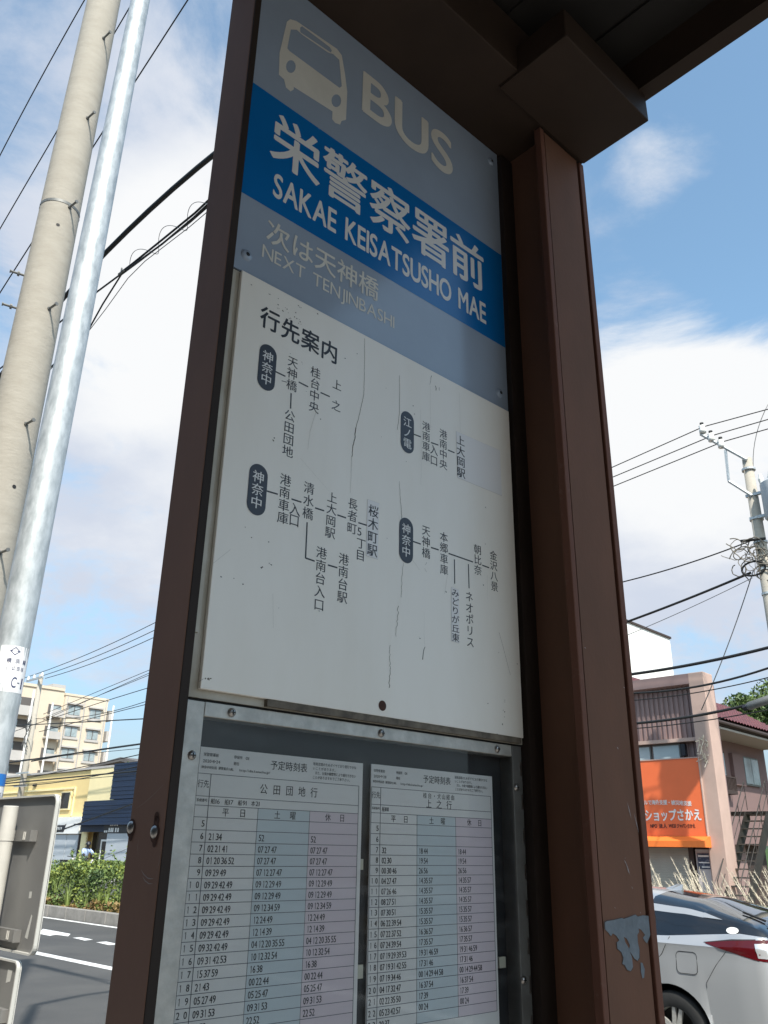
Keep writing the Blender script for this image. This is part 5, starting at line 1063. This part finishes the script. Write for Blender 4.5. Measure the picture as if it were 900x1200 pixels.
for i in range(110):
    q = np.array(S(gg.uniform(14, 40), gg.uniform(11.62, 12.2), hz0 + gg.uniform(0, .45))); blades(mb, q, 12, gg.uniform(.35, .65), .006, .55, gg, droop=.6)
o = mb.build('weed_grass', M['grass'], loc=S(24, 11.8, hz0)); tag(o, 'rough green grass blades growing through the front of the median hedge', 'grass', kind='stuff')
def pampas(a, c, nplume, hgt, label, seed):
    g = np.random.default_rng(seed); base = np.array(S(a, c, hz0)); t = thing('plume_grass', base, label, 'grass', 'plume grass on the median')
    mb = MB(); blades(mb, base, 90, hgt * .66, .008, .5, g, droop=.55); mb.build('leaf_blades', M['grass'], t)
    mb = MB(); ms = MB()
    for i in range(int(nplume * 1.8)):
        off = np.array([g.normal(0, .16), g.normal(0, .16), 0]); l = hgt * g.uniform(.80, 1.14); lean = RD * g.uniform(.18, .5) + g.normal(0, .08, 3) * np.array([1, 1, 0]); p0 = base + off; tip = p0 + lean * l * .8 + np.array([0, 0, l]); mid = p0 + lean * l * .26 + np.array([0, 0, l * .55])
        ms.tube([p0, mid, mid + (tip - mid) * .5], .004, 4)
        s0 = mid + (tip - mid) * .25; ax = tip - s0
        for k in range(90):
            tt = g.random(); q = s0 + ax * tt; dn = _n(ax + g.normal(0, .38, 3) * np.linalg.norm(ax)); L_ = .085 * (1 - .5 * tt); sd = _n(np.cross(dn, g.normal(0, 1, 3))) * .0022; mb.add([q - sd, q + sd, q + dn * L_], [(0, 1, 2)])
        mb.tube([s0, s0 + ax * .5, tip], [.005, .006, .002], 5)
    ms.build('stem', M['plume'], t); mb.build('plume', M['plume'], t)
PAM = [(6.15, 12.2, 12, 1.34), (5.55, 12.5, 13, 1.36), (5.05, 12.1, 12, 1.22), (4.5, 12.6, 13, 1.26), (3.95, 12.3, 14, 1.40), (3.45, 12.7, 16, 1.42), (2.95, 12.2, 15, 1.38), (2.5, 12.6, 16, 1.34), (6.8, 12.6, 10, 1.2), (2.0, 12.3, 14, 1.3)]
PL_ = ['right beside the brown column', 'second right of the brown column', 'in front of the roller shutter', 'in front of the pale door', 'in front of the pink pillar', 'just right of the pink pillar', 'in front of the outside stair', 'at the right photo edge', 'mostly hidden behind the brown column', 'past the right photo edge']
for i, ((a, c, n, hh), l) in enumerate(zip(PAM, PL_)): pampas(a, c, n, hh, 'dry plume grass clump behind the silver car, ' + l, 20 + i)
def tree(a, c, z0, h, r, label, seed, leaf=.22, n=5200, group='trees on the slope'):
    g = np.random.default_rng(seed); base = np.array(S(a, c, z0)); t = thing('broadleaf_tree', base, label, 'tree', group)
    mb = MB(); mb.tube([base, base + np.array([.1, 0, h * .35]), base + np.array([.0, .2, h * .75])], [.28, .22, .08], 8)
    cs = []
    for i in range(9):
        an = g.uniform(0, 6.283); rr_ = r * g.uniform(.2, .75); cz_ = h * g.uniform(.5, .9); q = base + np.array([math.cos(an) * rr_, math.sin(an) * rr_, cz_]); cs.append((q, r * g.uniform(.32, .55))); mb.tube([base + np.array([0, 0, h * .32]), base + np.array([math.cos(an) * rr_ * .4, math.sin(an) * rr_ * .4, h * .5]), q], [.10, .07, .02], 5)
    mb.build('trunk', M['bark'], t)
    cs.append((base + np.array([0, 0, h * .9]), r * .42)); pts = []
    for i in range(n):
        q, rr_ = cs[g.integers(len(cs))]; d = g.normal(size=3); d /= np.linalg.norm(d); pts.append(q + d * rr_ * (g.random() ** .33) * np.array([1, 1, .75]))
    leaves('crown', pts, leaf, [M['leaf_c'], M['leaf_e'], M['leaf_e'], M['leaf_b']], parent=t, clump=1.6, seed=seed)
b = MB()
hp = [(-40, 60), (90, 60), (90, 110), (-40, 110)]
b.add([S(-40, 58, FZ), S(24, 58, FZ), S(34, 58, FZ), S(-40, 78, 7.5), S(24, 78, 7.5), S(34, 78, FZ), S(-40, 110, 7.5), S(24, 110, 7.5), S(34, 110, FZ)], [(0, 1, 4, 3), (1, 2, 5, 4), (3, 4, 7, 6), (4, 5, 8, 7)]); struct('hill', b, M['leaf_c'])
for i, (a, c, z0, h, r, l) in enumerate(((27.6, 72, 4.5, 9.7, 3.6, 'green tree on the slope just right of the pink pillar top'), (24.6, 74, 6.2, 8.6, 3.8, 'green tree on the slope above the red tiled roof'), (21.3, 72, 6.5, 8.3, 3.7, 'dense green tree on the slope at the right photo edge'), (25.9, 80, 7.2, 9.2, 3.6, 'darker green tree standing behind the others on the slope'), (18.2, 74, 6.8, 9., 3.8, 'green tree on the slope beyond the right photo edge'))):
    tree(a, c, z0, h, r, l, 40 + i)
ta_, tz_ = onc(157, 893, 34.); tree(ta_ - 1.2, 34., FZ, tz_ - FZ + .15, 1.5, 'small dark tree top peeking over the navy shop roof', 61, leaf=.12, n=2200, group=None)

# ================================================================== SCOOTERS AND RIDER
def scooter(a, c, label, col, seed):
    t = thing('motor_scooter', S(a, c, FZ), label, 'scooter'); f = lambda x, y, z: S(a - x, c + y, FZ + z)
    for x in (-.55, .62):
        b = MB(); b.tube([f(x, -.05, .22), f(x, .05, .22)], .22, 18); wh = b.build('wheel', M['gasket'], t); b = MB(); b.tube([f(x, -.055, .22), f(x, .055, .22)], .11, 12); b.build('rim', M['alu_dull'], wh)
    b = MB(); b.prism([(-.85, .45), (-.75, .75), (-.1, .72), (0, .32), (.35, .28), (.45, .85), (.55, .9), (.70, .35), (.55, .42), (.40, .18), (-.25, .18), (-.4, .40)], lambda x, z: f(x, -.14, z), lambda x, z: f(x, .14, z)); o = b.build('body', col, t, bevel=.03)
    b = MB(); b.fbox(f, -.8, -.08, -.15, .15, .74, .82); b.build('seat', M['gasket'], t, bevel=.02)
    b = MB(); b.tube([f(.44, -.32, 1.02), f(.48, 0, .98), f(.44, .32, 1.02)], .02, 8); b.tube([f(.50, 0, .98), f(.58, 0, .5)], .025, 8); b.build('handlebar', M['ink'], t)
    b = MB(); b.dome(f(.54, 0, .86), -RD, .09, .06, 12); b.build('headlight', M['alu'], t); return f
c_p = 22.9; a_p2, z_p2 = onc(102, 1012, c_p)
wp = mat('white_plastic', (.7, .7, .7), .35)
scooter(a_p2, c_p, 'white motor scooter carrying the rider behind the hedge, below the navy shop', wp, 1)
a_q, _ = onc(80, 1009, 24.6); scooter(a_q, 24.6, 'dark parked motor scooter in front of the white shop front, left of the rider', M['ink'], 2)
# rider: one skinned body
def skin_person(root_loc, joints, edges, radii, m):
    me = bpy.data.meshes.new('body'); me.from_pydata([tuple(np.asarray(j) - np.asarray(root_loc)) for j in joints], edges, []); o = bpy.data.objects.new('person', me); COL.objects.link(o); o.location = tuple(root_loc)
    md = o.modifiers.new('skin', 'SKIN'); 
    for v, r in zip(me.skin_vertices[0].data, radii): v.radius = (r, r)
    me.skin_vertices[0].data[0].use_root = True
    o.modifiers.new('sub', 'SUBSURF').levels = 2; o.modifiers['sub'].render_levels = 2; me.materials.append(m); return o
f = lambda x, y, z: S(a_p2 - x, c_p + y, FZ + z)
J = [f(-.45, 0, .90), f(-.38, 0, 1.12), f(-.26, 0, 1.38), f(-.20, 0, 1.50), f(-.14, 0, 1.62), f(-.12, 0, 1.72),
     f(-.26, -.19, 1.40), f(-.02, -.27, 1.20), f(.30, -.30, 1.06), f(.42, -.30, 1.04), f(-.26, .19, 1.40), f(-.02, .27, 1.20), f(.30, .30, 1.06), f(.42, .30, 1.04),
     f(-.40, -.11, .88), f(.06, -.17, .80), f(.10, -.17, .36), f(.24, -.17, .33), f(-.40, .11, .88), f(.06, .17, .80), f(.10, .17, .36), f(.24, .17, .33)]
E_ = [(0, 1), (1, 2), (2, 3), (3, 4), (4, 5), (2, 6), (6, 7), (7, 8), (8, 9), (2, 10), (10, 11), (11, 12), (12, 13), (0, 14), (14, 15), (15, 16), (16, 17), (0, 18), (18, 19), (19, 20), (20, 21)]
Rr = [.14, .13, .15, .06, .09, .085, .075, .05, .038, .035, .075, .05, .038, .035, .10, .075, .052, .045, .10, .075, .052, .045]
pe = skin_person(f(-.45, 0, .9), J, E_, Rr, mat('dark_trousers_skin', (.05, .045, .045), .8)); tag(pe, 'scooter rider in pale blue shirt and dark helmet leaning forward behind the hedge', 'person')
b = MB()
b.tube([f(-.46, 0, .92), f(-.39, 0, 1.12), f(-.27, 0, 1.36), f(-.22, 0, 1.47)], [.165, .17, .19, .10], 14)
for s_ in (-1, 1): b.tube([f(-.26, .15 * s_, 1.40), f(-.12, .25 * s_, 1.28), f(-.02, .28 * s_, 1.18)], [.09, .08, .07], 10)
sh_o = b.build('shirt', mat('pale_blue_shirt', (.42, .52, .74), .8), pe, smooth=True)
b = MB(); b.dome(f(-.12, 0, 1.64), np.array([0, 0, 1.]), .145, .17, 14); b.build('helmet', M['ink'], pe, smooth=True)

# ================================================================== SILVER CAR
CX0, CC = 3.02, 8.70
def cf(x, y, z): return S(CX0 + x, CC - y, ROAD_Z + z)
car = thing('parked_car', cf(2.2, 0, 0), 'silver hatchback car with dark rear glass, right of the brown column', 'car')
M['silver'] = mat('silver_car_paint', (.47, .48, .49), .30, .5, coat=.7)
M['car_glass'] = mat('black_car_glass', (.006, .007, .009), .05, spec=.7, coat=.6)
M['tyre'] = mat('tyre_rubber', (.018, .018, .018), .8, var=.2, vscale=30)
M['red'] = mat('red_lamp_lens', (.075, .004, .006), .12, spec=.4, coat=.3)
M['clear'] = mat('clear_lamp_lens', (.62, .62, .62), .12, .5)
ip = lambda x, xs, ys_: float(np.interp(x, xs, ys_))
ZR = lambda x: ip(x, [0, .03, .10, .20, .34, .80, 1.25, 1.8, 2.3, 2.8, 3.25, 3.75, 4.15, 4.40, 4.54], [.93, 1.05, 1.16, 1.215, 1.26, 1.385, 1.44, 1.468, 1.47, 1.435, 1.30, 1.05, .93, .80, .62])
ZBf = lambda x: ip(x, [0, .3, .97, 2.5, 3.5, 4.2, 4.54], [1.11, 1.135, 1.075, 1.02, .99, .88, .6])
WID = lambda x: ip(x, [0, .02, .06, .13, .3, .7, 3.4, 4.0, 4.3, 4.47, 4.54], [.70, .80, .885, .945, .982, 1.0, 1.0, .965, .88, .74, .55])
AX = (.95, 3.65); RA = .362; ZA = .335
def arch(x):
    for a in AX:
        if abs(x - a) < RA: return ZA + math.sqrt(RA ** 2 - (x - a) ** 2)
    return 0
xs_ = sorted(set([0, .02, .05, .09, .13, .18, .24, .30, .36, .44, .52] + [round(a + RA * math.cos(math.pi * i / 18), 4) for a in AX for i in range(19)] + [1.40, 1.55, 1.75, 2.0, 2.25, 2.5, 2.75, 2.95, 3.1, 3.2, 4.05, 4.12, 4.2, 4.3, 4.38, 4.45, 4.50, 4.54]))
def section(x):
    w = WID(x); zr = ZR(x); zb = min(ZBf(x), zr - .02); za = arch(x); ze = zb + (zr - zb) * .72
    zsh = min(1.02, zb - .035); zc = min(.905, zsh - .06)
    low = .24 + .10 * max(0, (.35 - x) / .35)
    tw = max(0, min(1, (zr - zb) / .42)); yb = .80 * w; ye = (yb - .02) * (1 - tw) + .585 * tw
    pts = [(.74 * w, low), (.845 * w, low + .06), (.872 * w, .50), (.884 * w, .70), (.886 * w, zc), (.862 * w, zsh - .035), (.868 * w, zsh), (yb + .015, zb - .008), (yb, zb),
           (yb + (ye - yb) * .38, zb + (ze - zb) * .44), (yb + (ye - yb) * .72, zb + (ze - zb) * .78), (ye, ze), (ye - .09, ze + (zr - ze) * .55), (ye * .45, zr - .012 * tw), (0, zr)]
    out = []
    for i, (y, z) in enumerate(pts):
        if za and z < za + .012 and i < 5:
            z = za + .004 * i; y = .76 * w if i == 0 else .884 * w + .008
        out.append((y, z))
    return out
secs = [section(x) for x in xs_]; NJ = len(secs[0])
parts = {k: MB() for k in ('body', 'side_window', 'rear_window', 'windscreen')}
for i in range(len(xs_) - 1):
    xm = (xs_[i] + xs_[i + 1]) / 2
    for j in range(NJ - 1):
        k = 'body'
        if j >= 8:
            if j >= 11: k = 'rear_window' if .14 < xm < 1.16 else ('windscreen' if 3.0 < xm < 3.78 else 'body')
            else:
                top = 8 + (0 if xm < .1 else 3 if xm < .62 else 2 if xm < 3.15 else 1 if xm < 3.5 else 0)
                if j < top and xm > .1: k = 'side_window' if xm > .62 else 'rear_window'
        if j >= 8 and .05 < xm <= .14: k = 'rear_window'
        for s in (1, -1):
            q = [cf(xs_[i], s * secs[i][j][0], secs[i][j][1]), cf(xs_[i + 1], s * secs[i + 1][j][0], secs[i + 1][j][1]), cf(xs_[i + 1], s * secs[i + 1][j + 1][0], secs[i + 1][j + 1][1]), cf(xs_[i], s * secs[i][j + 1][0], secs[i][j + 1][1])]
            parts[k].add(q if s == 1 else q[::-1], [(0, 1, 2, 3)])
for e in (0, -1):
    q = [cf(xs_[e], y, z) for y, z in secs[e]] + [cf(xs_[e], -y, z) for y, z in secs[e][-2::-1]]; parts['body'].add(q if e else q[::-1], [tuple(range(len(q)))])
for k, mm in (('body', 'silver'), ('side_window', 'car_glass'), ('rear_window', 'car_glass'), ('windscreen', 'car_glass')):
    o = parts[k].build(k, M[mm], car)
    bm = bmesh.new(); bm.from_mesh(o.data); bmesh.ops.remove_doubles(bm, verts=bm.verts, dist=.0008); bmesh.ops.recalc_face_normals(bm, faces=bm.faces); bm.to_mesh(o.data); bm.free()
    o.data.polygons.foreach_set('use_smooth', [True] * len(o.data.polygons)); md = o.modifiers.new('edges', 'EDGE_SPLIT'); md.split_angle = R(32)
    if k == 'body': car_body = o
for a in AX:
    for s in (1, -1):
        b = MB(); b.tube([cf(a, s * .86, ZA), cf(a, s * .45, ZA)], RA - .004, 28, cap=False); n_ = 28; b.f.append(tuple(range(n_, 2 * n_))); b.mi.append(0); b.build('wheel_well', M['gasket'], car)
b = MB(); b.fbox(lambda x, y, z: cf(x, y, z), .12, 4.4, -.70, .70, .22, .30); b.build('underbody', M['gasket'], car)
for a in AX:
    for s in (1, -1):
        yw = .865 * s; b = MB(); prof = [(.195, -.09), (.225, -.105), (.30, -.105), (.318, -.085), (.322, -.05), (.322, .05), (.318, .085), (.30, .105), (.225, .105), (.195, .09)]; n = 40; vs = []
        for i in range(n):
            th = 2 * math.pi * i / n
            for (r_, y_) in prof: vs.append(cf(a + r_ * math.cos(th), yw - s * .105 + y_, ZA - .013 + r_ * math.sin(th)))
        m_ = len(prof); b.add(vs, [(i * m_ + j, ((i + 1) % n) * m_ + j, ((i + 1) % n) * m_ + j + 1, i * m_ + j + 1) for i in range(n) for j in range(m_ - 1)])
        wh = b.build('wheel', M['tyre'], car, smooth=True)
        b = MB(); yo = yw - s * .02; yi = yw - s * .07; ctr = lambda r_, th, y_: cf(a + r_ * math.cos(th), y_, ZA - .013 + r_ * math.sin(th))
        n = 40; ring = []
        for i in range(n):
            th = 2 * math.pi * i / n
            for (r_, y_) in ((.225, yo), (.205, yo + s * .004), (.196, yo), (.190, yi - s * .06)): ring.append(ctr(r_, th, y_))
        b.add(ring, [(i * 4 + j, ((i + 1) % n) * 4 + j, ((i + 1) % n) * 4 + j + 1, i * 4 + j + 1) for i in range(n) for j in range(3)])
        for k in range(5):
            th = 2 * math.pi * k / 5 + .5
            for dth in (-.17, .17):
                p0, p1 = ctr(.05, th + dth * 2.2, yo - s * .012), ctr(.20, th + dth, yo); sd = (ctr(1, th + math.pi / 2, yo) - ctr(0, 0, yo)); dp_ = (cf(0, 1, 0) - cf(0, 0, 0)) * s
                b.add([p0 - sd * .020, p0 + sd * .020, p1 + sd * .015, p1 - sd * .015, p0 - sd * .020 - dp_ * .03, p0 + sd * .020 - dp_ * .03, p1 + sd * .015 - dp_ * .03, p1 - sd * .015 - dp_ * .03], [(0, 1, 2, 3), (4, 7, 6, 5), (0, 4, 5, 1), (1, 5, 6, 2), (2, 6, 7, 3), (3, 7, 4, 0)])
        b.tube([ctr(0, 0, yo - s * .03), ctr(0, 0, yo - s * .008)], .062, 16); b.build('rim', M['alu'], wh)
        b = MB(); b.tube([ctr(0, 0, yi - s * .05), ctr(0, 0, yi - s * .055)], .193, 28); b.build('brake_disc', M['gasket'], wh)
# surface helper: y of the body side at (x, z)
def side_y(x, z):
    s_ = section(x); 
    ys_ = [p[0] for p in s_[:9]]; zs_ = [p[1] for p in s_[:9]]
    return float(np.interp(z, zs_, ys_))
def skinpatch(poly_top, poly_bot, n, m, off, name, mt, parent):
    b = MB(); vs = []
    for i in range(n + 1):
        t = i / n; (xa, za), (xb, zb) = [(np.interp(t, np.linspace(0, 1, len(pp)), [p[0] for p in pp]), np.interp(t, np.linspace(0, 1, len(pp)), [p[1] for p in pp])) for pp in (poly_top, poly_bot)]
        for j in range(m + 1): s_ = j / m; x, z = xa + (xb - xa) * s_, za + (zb - za) * s_; vs.append(cf(x, side_y(x, z) + off, z))
    b.add(vs, [(i * (m + 1) + j, (i + 1) * (m + 1) + j, (i + 1) * (m + 1) + j + 1, i * (m + 1) + j + 1) for i in range(n) for j in range(m)])
    return b.build(name, M[mt], parent, smooth=True)
def seam(pts, name='seam', w=.0035, mt='gasket', parent=None):
    b = MB(); vs = [cf(x, side_y(x, z) + .0040, z) for x, z in pts]; b.tube(vs, w, 5); return b.build(name, M[mt], parent or car_body)
tl = skinpatch([(.585, 1.052), (.36, 1.080), (.12, 1.098), (.015, 1.10)], [(.585, 1.046), (.40, 1.000), (.16, .945), (.02, .93)], 14, 5, .006, 'tail_light', 'red', car)
skinpatch([(.17, 1.068), (.03, 1.075)], [(.145, .962), (.035, .955)], 4, 4, .010, 'reflector', 'clear', tl)
skinpatch([(.075, .94), (.015, .93)], [(.065, .76), (.02, .76)], 4, 6, .008, 'lower_lens', 'red', tl)
skinpatch([(.60, 1.054), (.36, 1.090), (.02, 1.11)], [(.60, 1.050), (.36, 1.080), (.02, 1.098)], 8, 1, .004, 'tail_light_edge', 'gasket', tl)
rr_ = rrect(.665, .855, .795, .965, .035, 5); seam(rr_ + [rr_[0]], 'fuel_door_gap', .0022)
seam([(.93, 1.07), (.955, 1.0), (.99, .93), (1.06, .86), (1.2, .80)], 'door_gap', .003)
seam([(.40, 1.0), (.50, .88), (.60, .74), (.60, .70)], 'bumper_gap', .0018)
b = MB(); q = [(1.30, 0, 1.445), (1.02, 0, 1.425)]
vs = [cf(1.34, 0, 1.440), cf(1.26, .022, 1.436), cf(1.15, .026, 1.424), cf(1.14, 0, 1.485), cf(1.15, -.026, 1.424), cf(1.26, -.022, 1.436), cf(1.18, .006, 1.488), cf(1.18, -.006, 1.488)]
b.add(vs, [(0, 1, 6), (1, 2, 3, 6), (0, 7, 5), (5, 7, 3, 4), (0, 6, 7), (6, 3, 7), (2, 4, 3)]); b.build('antenna_fin', M['silver'], car)
b = MB(); b.tube([cf(.16, .0, 1.20), cf(.16, .30, 1.20), cf(.14, .56, 1.17)], .012, 6); b.tube([cf(.40, .40, 1.285), cf(.20, .42, 1.225)], .010, 6); b.build('rear_wiper', M['gasket'], car)
sA, sB = section(.64), section(.46); up_ = lambda x, s_, i, t=0: cf(x, s_[i][0] + (s_[i + 1][0] - s_[i][0]) * t + .005, s_[i][1] + (s_[i + 1][1] - s_[i][1]) * t + .004)
for sg__ in (1,):
    b = MB(); b.add([up_(.64, sA, 10), up_(.64, sA, 11), up_(.46, sB, 10, .35)], [(0, 1, 2)]); b.build('roof_rail_tip', M['silver'], car)
ce = (.36, 1.155)
def gh_y(x, z):
    s_ = section(x); return float(np.interp(z, [p[1] for p in s_[8:12]], [p[0] for p in s_[8:12]]))
b = MB(); b.add([cf(ce[0] + .055 * math.cos(2 * math.pi * i / 18), gh_y(ce[0] + .055 * math.cos(2 * math.pi * i / 18), ce[1] + .026 * math.sin(2 * math.pi * i / 18)) + .006, ce[1] + .026 * math.sin(2 * math.pi * i / 18)) for i in range(18)], [tuple(range(18))]); b.build('window_sticker', M['white_ink'], car)
for s in (1, -1):
    b = MB(); b.add([cf(4.30, s * .60, .72), cf(4.05, s * .80, .84), cf(3.95, s * .835, .80), cf(4.25, s * .70, .66)], [(0, 1, 2, 3)]); b.build('headlight', M['clear'], car)
    b = MB(); b.fbox(lambda x, y, z: cf(x, y, z), 2.92, 3.08, s * .86 if s > 0 else -1.02, 1.02 if s > 0 else -.86, .98, 1.10); b.build('door_mirror', M['silver'], car, bevel=.03)
b = MB(); b.fbox(lambda x, y, z: cf(x, y, z), -.012, -.002, -.17, .17, .62, .79); b.build('number_plate', M['white_ink'], car)

bpy.data.objects.remove(_to); bpy.data.curves.remove(_tc)
